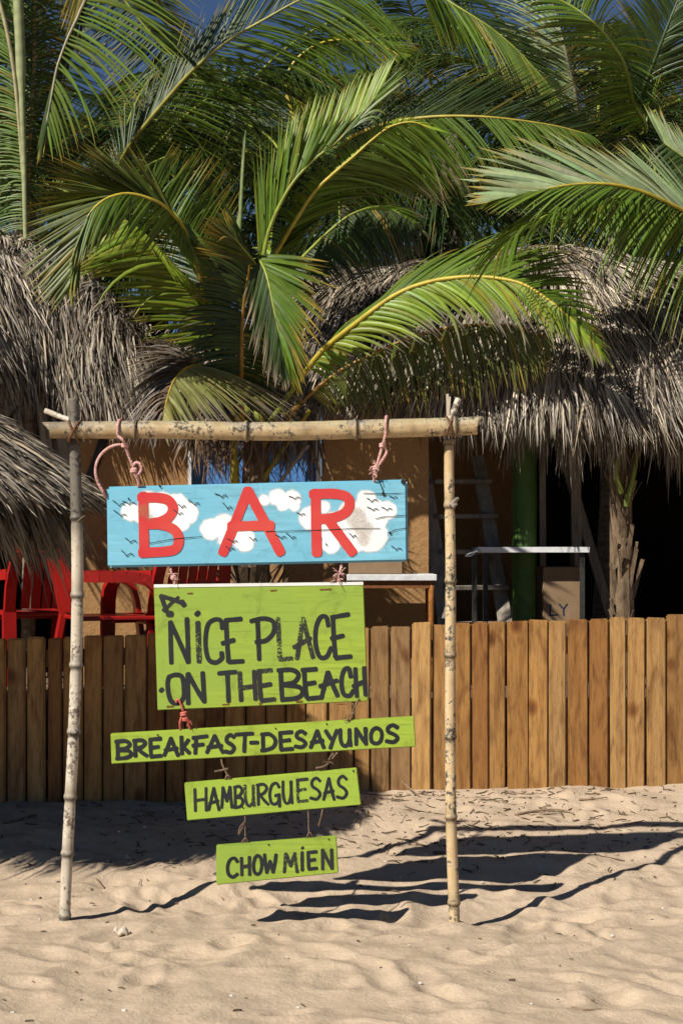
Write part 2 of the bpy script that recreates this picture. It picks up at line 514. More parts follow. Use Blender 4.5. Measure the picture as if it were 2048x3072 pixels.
def build_sand():
    xs = sand_axis(-2.3, 2.3, 0.0135, 600)
    ys = sand_axis(5.1, 9.3, 0.0125, 600)
    X, Y = np.meshgrid(xs, ys)
    Z = ground(X, Y)
    r = np.random.default_rng(5)
    # trodden dents and small heaps
    for k in range(300):
        cx, cy = r.uniform(-1.9, 1.9), r.uniform(5.2, 7.7)
        if r.random() < 0.22: cy = r.uniform(7.7, 8.8)
        L, W = r.uniform(0.06, 0.2), r.uniform(0.035, 0.08)
        a = r.uniform(0, math.pi)
        h = r.uniform(0.004, 0.015) * (1 if r.random() < 0.8 else -0.7) * (0.6 if cy > 7.4 else 1)
        i0, i1 = np.searchsorted(ys, [cy - 0.4, cy + 0.4]); j0, j1 = np.searchsorted(xs, [cx - 0.4, cx + 0.4])
        dx = X[i0:i1, j0:j1] - cx; dy = Y[i0:i1, j0:j1] - cy
        u = (dx * math.cos(a) + dy * math.sin(a)) / L; v = (-dx * math.sin(a) + dy * math.cos(a)) / W
        q = u * u + v * v
        Z[i0:i1, j0:j1] += -h * np.exp(-q) + 0.55 * h * np.exp(-(np.sqrt(q) - 1.55) ** 2 / 0.18)
    # little scallops of sand blown against the fence
    n, mcols = X.shape
    v = np.stack([X, Y, Z], -1).reshape(-1, 3)
    i = np.arange(n - 1)[:, None] * mcols; j = np.arange(mcols - 1)[None, :]
    f = np.stack([i + j, i + j + 1, i + mcols + j + 1, i + mcols + j], -1).reshape(-1, 4)
    o = mesh_np('sand_ground', v, f, M['sand'], smooth=True)
    tag(o, 'pale trodden beach sand in front of the fence', None, kind='structure')
build_sand()

def gz(x, y): return float(ground(np.array([x]), np.array([y]))[0])

# ------------------------------------------------------------------ ribbons: leaflets and dry strips
def ribbons(A, B, C, W, N, colA, colB, split, K=6, fold=0.6, base_w=0.4, tail=2.4):
    """quadratic ribbons A-B-C with a folded section; colA before split, colB after (per ribbon)"""
    n = len(A)
    t = np.linspace(0, 1, K + 1)
    q = (A[:, None] * ((1 - t) ** 2)[None, :, None] + B[:, None] * (2 * t * (1 - t))[None, :, None] + C[:, None] * (t ** 2)[None, :, None])
    T = nrm(np.gradient(q, axis=1))
    S = nrm(np.cross(T, np.broadcast_to(N[:, None], T.shape)))
    U = nrm(np.cross(S, T))
    prof = (base_w + (1 - base_w) * np.minimum(1, t / 0.18)) * (1 - t ** tail) + 0.03
    wd = W[:, None, None] * prof[None, :, None] * 0.5
    v = np.stack([q - S * wd, q + U * wd * fold, q + S * wd], axis=2)          # n, K+1, 3, 3
    cc = 1 / (1 + np.exp(-(t[None, :] - split[:, None]) * 22))
    c = colA[:, None] * (1 - cc[..., None]) + colB[:, None] * cc[..., None]
    c = np.repeat(c[:, :, None], 3, axis=2)
    c = c * np.array([0.9, 1.2, 0.9])[None, None, :, None]
    v = v.reshape(-1, 3); c = c.reshape(-1, 3)
    b = (np.arange(n) * (K + 1) * 3)[:, None, None]
    i = (np.arange(K) * 3)[None, :, None]
    j = np.array([0, 1])[None, None, :]
    a = b + i + j
    f = np.stack([a, a + 1, a + 4, a + 3], -1).reshape(-1, 4)
    return v, f, c

GREEN = (0.095, 0.155, 0.015); YGREEN = (0.185, 0.255, 0.022); DGREEN = (0.036, 0.062, 0.012)  # DGREEN also paints shade into fronds that should look unlit
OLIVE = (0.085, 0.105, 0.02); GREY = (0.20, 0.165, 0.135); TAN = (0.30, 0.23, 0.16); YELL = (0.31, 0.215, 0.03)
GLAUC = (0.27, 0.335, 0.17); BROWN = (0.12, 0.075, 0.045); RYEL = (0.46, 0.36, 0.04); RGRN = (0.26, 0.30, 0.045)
FARG = (0.055, 0.092, 0.013); RORG = (0.30, 0.16, 0.025); RGRY = (0.32, 0.28, 0.19)  # FARG: green darkened so the palms behind look shaded

def lerp_st(st, t):
    st = np.asarray(st, float)
    return np.stack([np.interp(t, st[:, 0], st[:, k]) for k in range(1, st.shape[1])], -1)

def frond_geo(path, sides, r0, r1, rcol, width, seed, K=6, gap=0.05):
    """path (n,3) from base to tip; sides: list of dict(st, n, col, tip, split, fwd, sag, tilt, jit)"""
    r = np.random.default_rng(seed)
    T = nrm(np.gradient(path, axis=0))
    ts = np.linspace(0, 1, len(path))
    Vs, Fs, Cs = [], [], []; off = 0
    far = path[:, 1].mean() > 10.3
    for sd in sides:
        n = int(sd['n'] * (1.9 if far else 1.5)); st = sd['st']
        t0, t1 = st[0][0], st[-1][0]
        t = np.linspace(t0, t1, n) + r.normal(0, 0.25 * (t1 - t0) / n, n)
        keep = (r.random(n) > sd.get('gap', gap)) & ((vnoise(t * 40 + seed, t * 0, 3) > -0.45))
        t = np.clip(t[keep], 0, 1); n = len(t)
        base = np.stack([np.interp(t, ts, path[:, k]) for k in range(3)], -1)
        tang = nrm(np.stack([np.interp(t, ts, T[:, k]) for k in range(3)], -1))
        o = lerp_st(st, t)
        if not sd.get('world'):
            d = base[:, 1]
            o = np.stack([o[:, 0] / F * d, o[:, 2], -o[:, 1] / F * d], -1)
        ln = np.linalg.norm(o, axis=1)
        jit = sd.get('jit', 0.05)
        o = o * (1 + r.normal(0, jit * 1.6, n))[:, None] + r.normal(0, jit, (n, 3)) * ln[:, None]
        ln = np.linalg.norm(o, axis=1)
        B = base + 0.5 * o + tang * (sd.get('fwd', 0.08) * ln)[:, None] + np.array([0, 0, 1.0]) * (sd.get('sag', 0.12) * ln * r.uniform(0.5, 1.5, n))[:, None]
        lax = r.random(n) < sd.get('lax', 0.05)
        o[lax] = o[lax] * 0.75 + np.array([0, -0.02, -0.35]) * ln[lax][:, None]
        C = base + o
        N = nrm(np.cross(o, tang))
        s = np.sign(N @ np.array([-0.2, -1.0, 0.75])); s[s == 0] = 1
        N = N * s[:, None]
        side = nrm(np.cross(o, N))
        th = np.radians(sd.get('tilt', 28) + r.normal(0, 16, n))
        N = N * np.cos(th)[:, None] + side * np.sin(th)[:, None]
        ca = np.array(sd['col'])[None] * r.uniform(0.72, 1.3, n)[:, None] * (1 + r.normal(0, 0.06, (n, 3)))
        yl = r.random(n) < sd.get('yel', 0.025)
        ca[yl] = ca[yl] * 0.4 + np.array(YELL) * 0.55
        cb = np.array(sd.get('tip', YELL))[None] * r.uniform(0.6, 1.3, n)[:, None]
        split = np.clip(r.normal(sd.get('split', 0.9), sd.get('spj', 0.1), n), 0.05, 1.25)
        W = width * (0.37 if far else 0.57) * r.uniform(0.75, 1.2, n) * sd.get('wk', 1.0)
        v, f, c = ribbons(base, B, C, W, N, ca, cb, split, K)
        Vs.append(v); Fs.append(f + off); Cs.append(c); off += len(v)
    rad = np.linspace(r0, r1, len(path)) if not callable(r0) else r0(ts)
    v, f, c0, c1 = tube_geo(path, rad, 6)
    rc = np.broadcast_to(np.array(rcol)[None] * (1 + 0.12 * np.sin(np.arange(len(v)) * 0.7))[:, None], (len(v), 3))
    f = np.vstack([f, c0, c1])
    return (np.vstack(Vs), np.vstack(Fs), np.vstack(Cs)), (v, f, rc)

def add_frond(parent, path, sides, r0=0.012, r1=0.002, rcol=RYEL, width=0.03, seed=1, name='frond', K=6, label=None):
    lv, rv = frond_geo(path, sides, r0, r1, rcol, width, seed, K)
    fo = mesh_np(name, lv[0], lv[1], M['leaf'], parent, lv[2])
    # tube caps carry a doubled vertex: split them off as triangles
    quads = rv[1][(rv[1][:, 2] != rv[1][:, 3])]
    mesh_np('rachis', rv[0], quads, M['rachis'], fo, rv[2], smooth=True)
    if label: fo['label'] = label
    return fo

def pfrond(parent, pts, sides, n=40, **kw):
    return add_frond(parent, catmull(PP(pts), n), sides, **kw)

def side(st, n, col, **kw):
    d = dict(st=st, n=n, col=col); d.update(kw); return d

def trunk(parent, base, top, r0, r1, mat='bark', n=30, wob=0.04, seed=0, sides=12):
    r = np.random.default_rng(seed)
    base = np.asarray(base, float); top = np.asarray(top, float)
    t = np.linspace(0, 1, n)
    p = base[None] * (1 - t)[:, None] + top[None] * t[:, None]
    p[:, 0] += wob * np.sin(t * 3.0 + seed)
    p[:, 0] -= wob * np.sin(seed) * (1 - t)
    rad = (r0 * (1 - t) + r1 * t) * (1 + 0.07 * np.sin(np.arange(n) * math.pi))
    mb = MB().tube(p, rad, sides)
    return mb.build('trunk', M[mat], parent, smooth=False)

def wild_frond(parent, base, az, el, L, seed, col=GREEN, n=60, leaf=0.42, width=0.028, bend=1.2, rcol=RGRN, K=4, droop=0.5, r0=0.014):
    """a frond thrown out by azimuth / elevation and bent by its weight"""
    r = np.random.default_rng(seed)
    h = np.array([math.sin(az), math.cos(az), 0])
    m = 26
    pts = [np.asarray(base, float)]
    e = el
    for k in range(m):
        pts.append(pts[-1] + (h * math.cos(e) + np.array([0, 0, math.sin(e)])) * L / m)
        e -= bend / m * (0.4 + 1.6 * k / m)
    path = np.array(pts)
    S = np.array([h[1], -h[0], 0])
    sides = []
    for s in (1, -1):
        st = []
        for t in (0.12, 0.3, 0.55, 0.8, 0.98):
            i = int(t * m); T = nrm(path[min(i + 1, m)] - path[max(i - 1, 0)])
            ang = math.radians(70 - 40 * t)
            ll = leaf * (0.75 + 1.0 * t * (1 - t)) * (1 if t < 0.9 else 0.7)
            v = (T * math.cos(ang) + S * s * math.sin(ang)) * ll + np.array([0, 0, -1]) * ll * droop * r.uniform(0.7, 1.2)
            st.append((t, *v))
        sides.append(side(st, n, col, world=True, sag=0.22, fwd=0.05, jit=0.06, tilt=38 * s, yel=0.02, tip=col, split=1.1))
    return add_frond(parent, path, sides, r0, 0.003, rcol, width, seed, K=K)

# ------------------------------------------------------------------ the young coconut palm in the middle
pb = P(745, 1700, 10.05)
pbz = gz(pb[0], 10.05)
palm = empty('coconut_palm', (pb[0], 10.05, pbz), 'young coconut palm with arching fronds growing behind the blue bar sign', 'palm tree')
trunk(palm, (pb[0], 10.05, pbz - 0.05), P(770, 1330, 10.02), 0.13, 0.075, 'fibre', 26, 0.0, 3)
mb = MB()
r_ = np.random.default_rng(21)
for k in range(70):                                   # fibrous sheath flaps around the trunk
    a = r_.uniform(0, 2 * math.pi); z = r_.uniform(1.2, 1.75)
    b0 = np.array([pb[0] + 0.10 * math.cos(a), 10.05 + 0.10 * math.sin(a), z - 0.25])
    e0 = b0 + np.array([0.14 * math.cos(a), 0.14 * math.sin(a), r_.uniform(0.08, 0.3)])
    mb.bar(b0, e0, r_.uniform(0.012, 0.045), 0.006)
mb.build('leaf_sheath', M['fibre'], palm)

C0 = (800, 1250, 10.0)
# right arch, sunlit, over the thatch
pfrond(palm, [(905, 1130, 9.75), (966, 1052, 9.66), (1060, 975, 9.56), (1176, 890, 9.48), (1270, 850, 9.42), (1371, 832, 9.34), (1470, 832, 9.26), (1567, 852, 9.17), (1650, 905, 9.1), (1724, 970, 9.06), (1790, 1040, 9.04)],
    [side([(0.05, 60, -60, 0.05), (0.2, 190, -150, 0.12), (0.42, 270, -165, 0.12), (0.62, 260, -90, 0.1), (0.8, 170, 20, 0.08), (1.0, 40, 70, 0.0)], 82, GREEN, tip=YELL, split=0.86, sag=0.1, fwd=0.06, tilt=30),
     side([(0.04, 70, 60, -0.05), (0.2, 190, 55, -0.1), (0.45, 170, 140, -0.1), (0.65, 130, 190, -0.1), (0.85, 90, 150, -0.05), (1.0, 25, 60, 0)], 82, YGREEN, tip=GREY, split=0.8, spj=0.12, sag=0.12, fwd=0.1, tilt=-10, yel=0.06, wk=1.45)],
    r0=0.017, r1=0.006, rcol=RYEL, width=0.034, seed=101, K=7)
# shaded frond below it
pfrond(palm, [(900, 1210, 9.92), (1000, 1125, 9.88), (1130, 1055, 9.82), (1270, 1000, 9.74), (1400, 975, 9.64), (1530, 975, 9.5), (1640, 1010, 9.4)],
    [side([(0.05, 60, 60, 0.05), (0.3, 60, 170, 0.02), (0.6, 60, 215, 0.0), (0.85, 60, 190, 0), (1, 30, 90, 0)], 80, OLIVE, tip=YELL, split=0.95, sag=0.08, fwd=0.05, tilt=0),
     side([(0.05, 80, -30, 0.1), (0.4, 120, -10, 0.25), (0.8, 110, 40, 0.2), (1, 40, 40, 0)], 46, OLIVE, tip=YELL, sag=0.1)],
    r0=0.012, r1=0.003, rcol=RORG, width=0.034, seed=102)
# front frond rising towards us; dark green colour deepens its shade
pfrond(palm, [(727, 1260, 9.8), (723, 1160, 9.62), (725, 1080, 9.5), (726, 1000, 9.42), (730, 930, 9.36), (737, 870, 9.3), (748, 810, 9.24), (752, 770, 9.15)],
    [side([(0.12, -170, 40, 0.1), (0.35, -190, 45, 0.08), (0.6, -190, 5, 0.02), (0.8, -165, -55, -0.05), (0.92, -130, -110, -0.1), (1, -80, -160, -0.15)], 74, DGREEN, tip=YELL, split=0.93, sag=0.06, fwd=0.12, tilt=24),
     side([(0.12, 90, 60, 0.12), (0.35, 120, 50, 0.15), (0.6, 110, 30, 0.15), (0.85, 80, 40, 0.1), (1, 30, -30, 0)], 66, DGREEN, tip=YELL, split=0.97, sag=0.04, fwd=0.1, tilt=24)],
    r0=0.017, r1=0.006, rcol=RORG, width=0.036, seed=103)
# its fan of upper leaflets leaning left
pfrond(palm, [(775, 800, 9.2), (755, 775, 9.12), (730, 745, 9.05), (700, 710, 9.0)],
    [side([(0.0, -180, -40, -0.05), (0.4, -150, -70, -0.08), (1, -70, -60, -0.08)], 26, OLIVE, tip=YELL, split=0.75, sag=0.04, tilt=20),
     side([(0.0, -110, -150, 0.05), (0.5, -60, -120, 0.0), (1, -30, -70, 0)], 18, OLIVE, tip=YELL, split=0.7, sag=0.02, tilt=-20)],
    r0=0.007, r1=0.003, rcol=RGRN, width=0.032, seed=104)
# folded frond hanging from the heart, fanning right and down
pfrond(palm, [(770, 770, 9.2), (790, 800, 9.1), (806, 850, 9.05), (822, 930, 9.02), (838, 1000, 9.0), (856, 1080, 9.0)],
    [side([(0.0, 200, 20, -0.03), (0.08, 190, 60, -0.06), (0.18, 175, 110, -0.06), (0.3, 150, 150, -0.05), (0.5, 110, 170, -0.04), (0.8, 60, 160, -0.02), (1, 25, 90, 0)], 52, GREEN, tip=YELL, split=0.8, sag=0.07, fwd=0.0, tilt=20, wk=1.5),
     side([(0.02, -40, 120, 0.05), (0.3, -40, 190, 0.04), (0.6, -20, 190, 0.02), (1, 5, 90, 0)], 40, DGREEN, tip=TAN, split=0.8, spj=0.12, sag=0.05, tilt=-30)],
    r0=0.008, r1=0.003, rcol=RGRN, width=0.036, seed=105)
# left arch curling over the thatch
pfrond(palm, [(640, 1010, 9.85), (600, 830, 9.5), (560, 700, 9.2), (520, 645, 9.05), (490, 616, 8.98), (455, 598, 8.93), (412, 584, 8.9), (369, 581, 8.87), (321, 595, 8.85), (282, 625, 8.83), (260, 660, 8.82), (244, 715, 8.82), (230, 780, 8.82), (216, 850, 8.82)],
    [side([(0.30, -190, -330, 0.02), (0.36, -270, -290, 0.02), (0.45, -330, -240, 0.02), (0.53, -370, -110, 0.02), (0.6, -350, -20, 0.02), (0.68, -290, 40, 0.05), (0.78, -210, 110, 0), (0.88, -150, 150, 0), (1, -60, 80, 0)], 96, OLIVE, tip=YELL, split=0.95, sag=0.02, fwd=0.05, tilt=14, yel=0.03, wk=1.15, lax=0.0),
     side([(0.29, -170, -330, 0.03), (0.36, -265, -290, 0.03), (0.45, -335, -235, 0.03), (0.53, -370, -105, 0.03)], 44, OLIVE, tip=YELL, split=0.95, sag=0.02, fwd=0.05, tilt=10, yel=0.02, wk=1.1, lax=0.0, jit=0.03),
     side([(0.34, 230, 60, 0.1), (0.42, 40, 120, -0.05), (0.5, -90, 130, -0.1), (0.62, -110, 170, -0.1), (0.75, -60, 190, -0.08), (0.88, -20, 170, -0.05), (1, 0, 70, 0)], 76, GREEN, tip=YELL, split=0.92, sag=0.05, fwd=0.05, tilt=-20)],
    r0=0.016, r1=0.003, rcol=RYEL, width=0.034, seed=106, n=60)
# short yellow-tipped frond standing behind it
pfrond(palm, [(640, 900, 9.95), (600, 780, 9.95), (560, 690, 9.95), (500, 610, 9.95), (450, 560, 9.95)],
    [side([(0.1, 90, -200, 0.1), (0.3, 100, -220, 0.1), (0.6, 110, -200, 0.1), (1, 70, -130, 0)], 44, GREEN, tip=YELL, split=0.72, sag=0.02, fwd=0.02, tilt=25),
     side([(0.1, -120, -60, 0.1), (0.6, -130, -30, 0.1), (1, -60, -20, 0)], 30, DGREEN, tip=YELL, sag=0.02)],
    r0=0.012, r1=0.004, rcol=RGRN, width=0.03, seed=107)
# bright sunlit frond lying left over the thatch, with a broad unsplit blade
fb = pfrond(palm, [(690, 1060, 9.9), (630, 945, 9.8), (564, 858, 9.72), (520, 803, 9.66), (477, 751, 9.62), (434, 703, 9.6), (377, 660, 9.6)],
    [side([(0.05, -180, 20, -0.1), (0.25, -240, -5, -0.1), (0.5, -260, -20, -0.1), (0.7, -250, 60, -0.1), (0.88, -190, 110, -0.08), (1, -70, 70, -0.02)], 60, YGREEN, tip=YELL, split=0.93, sag=0.06, fwd=0.04, tilt=5, wk=1.35),
     side([(0.05, 80, 40, 0.0), (0.3, 120, 150, -0.02), (0.55, 150, 180, -0.02), (0.8, 130, 150, -0.02), (1, 60, 90, 0)], 60, YGREEN, tip=YELL, split=0.97, sag=0.04, fwd=-0.1, tilt=5, wk=1.3)],
    r0=0.014, r1=0.003, rcol=RYEL, width=0.034, seed=108)
# the broad blade: a folded sheet with many fine pleats
bp = catmull(PP([(425, 640, 9.5), (490, 690, 9.5), (560, 780, 9.52), (640, 920, 9.6), (700, 1050, 9.75)]), 30)
wv = catmull(np.array([P(500, 640, 9.55) - P(425, 640, 9.55), P(560, 660, 9.5) - P(490, 690, 9.5), P(625, 770, 9.52) - P(570, 800, 9.52), P(680, 900, 9.6) - P(650, 930, 9.6), P(720, 1040, 9.75) - P(705, 1055, 9.75)]), 30)
nb = 19
vb = []
for i in range(30):
    for j in range(nb):
        q = bp[i] + wv[i] * (j / (nb - 1)) * min(1, 0.25 + i / 6)
        vb.append(q + np.array([0, -0.006, 0.003]) * (j % 2))
fbq = [(i * nb + j, i * nb + j + 1, (i + 1) * nb + j + 1, (i + 1) * nb + j) for i in range(29) for j in range(nb - 1)]
cb_ = np.tile(np.array([0.115, 0.19, 0.02]), (len(vb), 1)) * (0.85 + 0.3 * r_.random((30, 1, 1)) + np.zeros((30, nb, 1))).reshape(-1, 1)
mesh_np('leaf_blade', vb, fbq, M['leaf'], palm, cb_)
# upright spear bundle
pfrond(palm, [(775, 960, 9.75), (782, 850, 9.65), (792, 760, 9.6), (815, 670, 9.55), (870, 560, 9.5), (940, 480, 9.5), (1010, 425, 9.48), (1070, 360, 9.45), (1125, 290, 9.42)],
    [side([(0.18, 25, -330, 0.06), (0.32, 60, -330, 0.06), (0.5, 60, -270, 0.06), (0.65, 60, -220, 0.06), (0.82, 60, -180, 0.06), (1, 60, -120, 0)], 84, YGREEN, tip=YELL, split=1.05, sag=0.0, fwd=-0.02, tilt=12, wk=1.5, jit=0.03),
     side([(0.15, -25, -330, -0.04), (0.4, 20, -300, -0.04), (0.7, 110, -130, -0.04), (0.9, 130, -100, -0.04), (1, 90, -95, 0)], 44, GREEN, tip=YELL, split=1.05, sag=0.0, fwd=0.08, tilt=-35, wk=1.3, jit=0.04)],
    r0=0.016, r1=0.004, rcol=RGRN, width=0.034, seed=109)
# right-hand upright frond that bows over at its tip
pfrond(palm, [(790, 900, 9.8), (803, 800, 9.72), (838, 742, 9.68), (880, 672, 9.62), (942, 577, 9.58), (1001, 520, 9.55), (1062, 468, 9.52), (1114, 421, 9.5), (1170, 380, 9.46), (1235, 366, 9.42), (1290, 385, 9.4)],
    [side([(0.1, -55, -25, 0.1), (0.35, -60, -40, 0.12), (0.6, -50, -50, 0.12), (0.8, 10, -60, 0.1), (1, 60, 20, 0)], 64, YGREEN, tip=YELL, split=1.0, sag=0.1, fwd=0.1, tilt=5),
     side([(0.08, 110, -90, 0.05), (0.25, 170, -120, 0.12), (0.45, 260, -40, 0.2), (0.6, 300, 70, 0.2), (0.75, 240, 170, 0.15), (0.9, 190, 200, 0.1), (1, 120, 140, 0.05)], 84, GREEN, tip=TAN, split=0.85, spj=0.12, sag=0.06, fwd=0.1, tilt=22, wk=1.1)],
    r0=0.017, r1=0.003, rcol=RYEL, width=0.034, seed=110, n=56)
# lower right frond in the dark gap
pfrond(palm, [(800, 880, 9.95), (880, 800, 9.95), (980, 700, 10.0), (1060, 640, 10.0), (1150, 620, 10.05), (1230, 660, 10.05)],
    [side([(0.1, 120, -60, 0.1), (0.4, 200, -100, 0.1), (0.7, 170, 10, 0.1), (1, 60, 70, 0)], 60, GREEN, tip=TAN, split=0.85, sag=0.1),
     side([(0.1, 80, 60, -0.1), (0.4, 140, 150, -0.1), (0.7, 110, 230, -0.1), (1, 40, 110, 0)], 60, DGREEN, tip=TAN, split=0.8, sag=0.1)],
    r0=0.013, r1=0.003, rcol=RGRN, width=0.032, seed=111)
# half-dead frond drooping in front of the crossbar
pfrond(palm, [(705, 1250, 9.9), (660, 1150, 9.75), (610, 1100, 9.6), (568, 1100, 9.4), (542, 1116, 9.28), (520, 1146, 9.2), (506, 1182, 9.15), (494, 1228, 9.1), (486, 1275, 9.1)],
    [side([(0.3, 260, 130, 0.1), (0.46, 285, 140, 0.1), (0.56, 230, 165, 0.0), (0.66, 150, 170, -0.05), (0.8, 80, 160, -0.05), (1, 15, 60, 0)], 84, (0.30, 0.30, 0.10), tip=(0.30, 0.25, 0.21), split=0.7, spj=0.2, sag=0.12, fwd=0.05, tilt=4, yel=0.12, wk=1.2),
     side([(0.28, -150, -60, 0.1), (0.42, -190, -35, 0.05), (0.55, -180, 50, 0.0), (0.68, -150, 110, 0), (0.82, -100, 130, 0), (1, -20, 60, 0)], 150, BROWN, tip=(0.24, 0.20, 0.17), split=0.35, spj=0.2, sag=0.26, fwd=-0.1, tilt=15, jit=0.11, wk=0.85)],
    r0=0.014, r1=0.003, rcol=(0.42, 0.30, 0.04), width=0.031, seed=112, n=50, label='half-dead frond with grey curled leaflets')
# unopened spear
pfrond(palm, [(712, 760, 9.9), (720, 672, 9.9), (728, 530, 9.9), (737, 392, 9.9)],
    [side([(0.05, 3, -90, 0), (0.8, 2, -60, 0)], 10, GLAUC, sag=0, tilt=0, jit=0.01), side([(0.05, -3, -90, 0), (0.8, -2, -60, 0)], 10, GLAUC, sag=0, tilt=0, jit=0.01)],
    r0=0.017, r1=0.003, rcol=(0.17, 0.22, 0.07), width=0.02, seed=113)
# petiole stubs and yellow bases around the heart
for k, (a, b, rr, c) in enumerate([((770, 1330), (905, 1130), 0.014, RGRN), ((760, 1330), (727, 1260), 0.02, RORG), ((762, 1330), (705, 1250), 0.02, RYEL), ((770, 1330), (640, 1010), 0.018, RGRN), ((775, 1340), (775, 960), 0.02, RGRN), ((780, 1340), (790, 900), 0.02, RYEL), ((772, 1340), (690, 1060), 0.018, RGRN), ((785, 1340), (900, 1210), 0.018, RORG), ((705, 1440), (700, 1300), 0.022, (0.33, 0.27, 0.03)), ((790, 1440), (930, 1230), 0.012, (0.30, 0.25, 0.03))]):
    pa = catmull(PP([(a[0], a[1] + 60, 10.02), (a[0], a[1], 9.98), (b[0], b[1], 9.86)]), 10)
    v, f, c0, c1 = tube_geo(pa, np.linspace(rr * 1.5, rr, 10), 7)
    mesh_np('petiole', v, f, M['rachis'], palm, np.tile(np.array(c), (len(v), 1)), smooth=True)
# skirt of dry hanging leaflets under the crown
n = 260
px = r_.uniform(560, 960, n); py = r_.uniform(1230, 1310, n)
A = np.stack([(px - 1024) / F * 9.95, np.full(n, 9.95) + r_.normal(0, 0.08, n), EYE - (py - HOR) / F * 9.95], -1)
C = A + np.stack([r_.normal(0, 0.07, n), r_.normal(-0.02, 0.03, n), -r_.uniform(0.1, 0.36, n)], -1)
B = (A + C) / 2 + r_.normal(0, 0.03, (n, 3))
ca = np.array(BROWN)[None] * r_.uniform(0.5, 1.8, n)[:, None]
v, f, c = ribbons(A, B, C, r_.uniform(0.006, 0.02, n), np.tile(np.array([0, -1.0, 0.2]), (n, 1)) + r_.normal(0, 0.4, (n, 3)), ca, ca * 1.4, np.full(n, 0.6), 4)
tag(mesh_np('dry_skirt', v, f, M['leaf'], palm, c), kind='stuff')

# ------------------------------------------------------------------ palm on the right whose frond reaches in over the roof
rp = np.array([2.62, 9.6, 0.0]); rp[2] = gz(rp[0], rp[1])
palm_r = empty('coconut_palm', rp, 'coconut palm beyond the right edge whose pale green frond arches over the thatch', 'palm tree')
crown_r = P(2330, 830, 9.6)
trunk(palm_r, (rp[0], rp[1], rp[2] - 0.1), crown_r, 0.13, 0.09, 'bark', 34, 0.05, 5)
pfrond(palm_r, [(2330, 830, 9.6), (2240, 760, 9.45), (2140, 685, 9.3), (2048, 632, 9.2), (1952, 585, 9.1), (1887, 563, 9.05), (1821, 552, 9.0), (1755, 551, 8.98), (1689, 557, 8.95), (1623, 570, 8.93), (1560, 588, 8.92), (1505, 600, 8.92)],
    [side([(0.1, -120, -230, 0.2), (0.3, -190, -260, 0.22), (0.45, -230, -215, 0.22), (0.6, -280, -180, 0.2), (0.75, -300, -100, 0.12), (0.88, -210, -30, 0.05), (1, -110, 20, 0)], 96, GLAUC, tip=YELL, split=0.9, sag=0.04, fwd=0.05, tilt=6, wk=1.9, yel=0.03, lax=0.01),
     side([(0.05, -60, 250, -0.1), (0.2, -140, 330, -0.12), (0.36, -170, 290, -0.12), (0.55, -170, 230, -0.1), (0.72, -170, 150, -0.08), (0.88, -140, 70, -0.04), (1, -80, 25, 0)], 96, GREEN, tip=YELL, split=0.93, sag=0.08, fwd=0.08, tilt=38)],
    r0=0.018, r1=0.003, rcol=RYEL, width=0.036, seed=201, n=60, K=7)
pfrond(palm_r, [(2330, 830, 9.6), (2250, 700, 9.6), (2150, 560, 9.6), (2060, 480, 9.6), (1990, 430, 9.6)],
    [side([(0.2, -60, -140, 0.1), (0.6, -100, -190, 0.1), (1, -60, -110, 0)], 50, GLAUC, tip=YELL, split=0.95, sag=0.05, tilt=10),
     side([(0.2, -120, 60, -0.1), (0.6, -140, 90, -0.1), (1, -60, 60, 0)], 40, DGREEN, sag=0.1)], r0=0.014, r1=0.003, rcol=RGRN, width=0.033, seed=202)
for k in range(6):
    wild_frond(palm_r, crown_r, 0.5 + k * 0.75, 0.7 - 0.1 * (k % 3), 2.0, 230 + k, GREEN, 50)

# ------------------------------------------------------------------ tall palm at upper left
def gpalm(name, px, d, label, top_py, r0=0.11, r1=0.08, wob=0.1, seed=0):
    x = (px - 1024) / F * d
    z = gz(x, d)
    o = empty(name, (x, d, z), label, 'palm tree')
    trunk(o, (x, d, z - 0.1), P(px + 20, top_py, d), r0, r1, 'bark', 44, wob, seed)
    return o
pl = gpalm('coconut_palm', -190, 10.9, 'tall coconut palm at the left with long pale stalks hanging into view', -420)
K0 = P(-170, -420, 10.9)
ys = gpalm('coconut_palm', 80, 10.75, 'slim young palm at the left edge whose pale stalks rise in a tight bunch', 800, 0.05, 0.035, 0.0, 1)
pfrond(ys, [(80, 800, 10.7), (76, 640, 10.68), (73, 480, 10.65), (68, 330, 10.6), (62, 180, 10.58), (56, 20, 10.55), (46, -160, 10.5)],
    [side([(0.12, -130, 60, 0.05), (0.3, -140, 10, 0.05), (0.5, -130, -40, 0.05), (0.75, -130, -60, 0.05), (1, -60, -80, 0)], 64, GREEN, tip=YELL, sag=0.16, tilt=25, split=1.1),
     side([(0.2, 90, 40, 0.1), (0.5, 110, -20, 0.1), (0.8, 110, -60, 0.1), (1, 50, -80, 0)], 44, DGREEN, tip=YELL, sag=0.16, tilt=25)],
    r0=lambda t: np.interp(t, [0, 0.3, 0.55, 0.62, 1], [0.015, 0.017, 0.02, 0.036, 0.03]), rcol=(0.30, 0.33, 0.16), width=0.03, seed=301, n=70)
pfrond(ys, [(80, 800, 10.72), (74, 640, 10.7), (66, 480, 10.66), (52, 300, 10.6), (36, 170, 10.56), (14, 60, 10.52), (-20, -60, 10.5)],
    [side([(0.3, -110, -10, 0.05), (0.6, -120, -40, 0.05), (0.85, -110, -60, 0.05), (1, -50, -60, 0)], 60, GREEN, sag=0.14, tilt=25)],
    r0=0.012, r1=0.012, rcol=(0.38, 0.33, 0.2), width=0.03, seed=305, n=50)
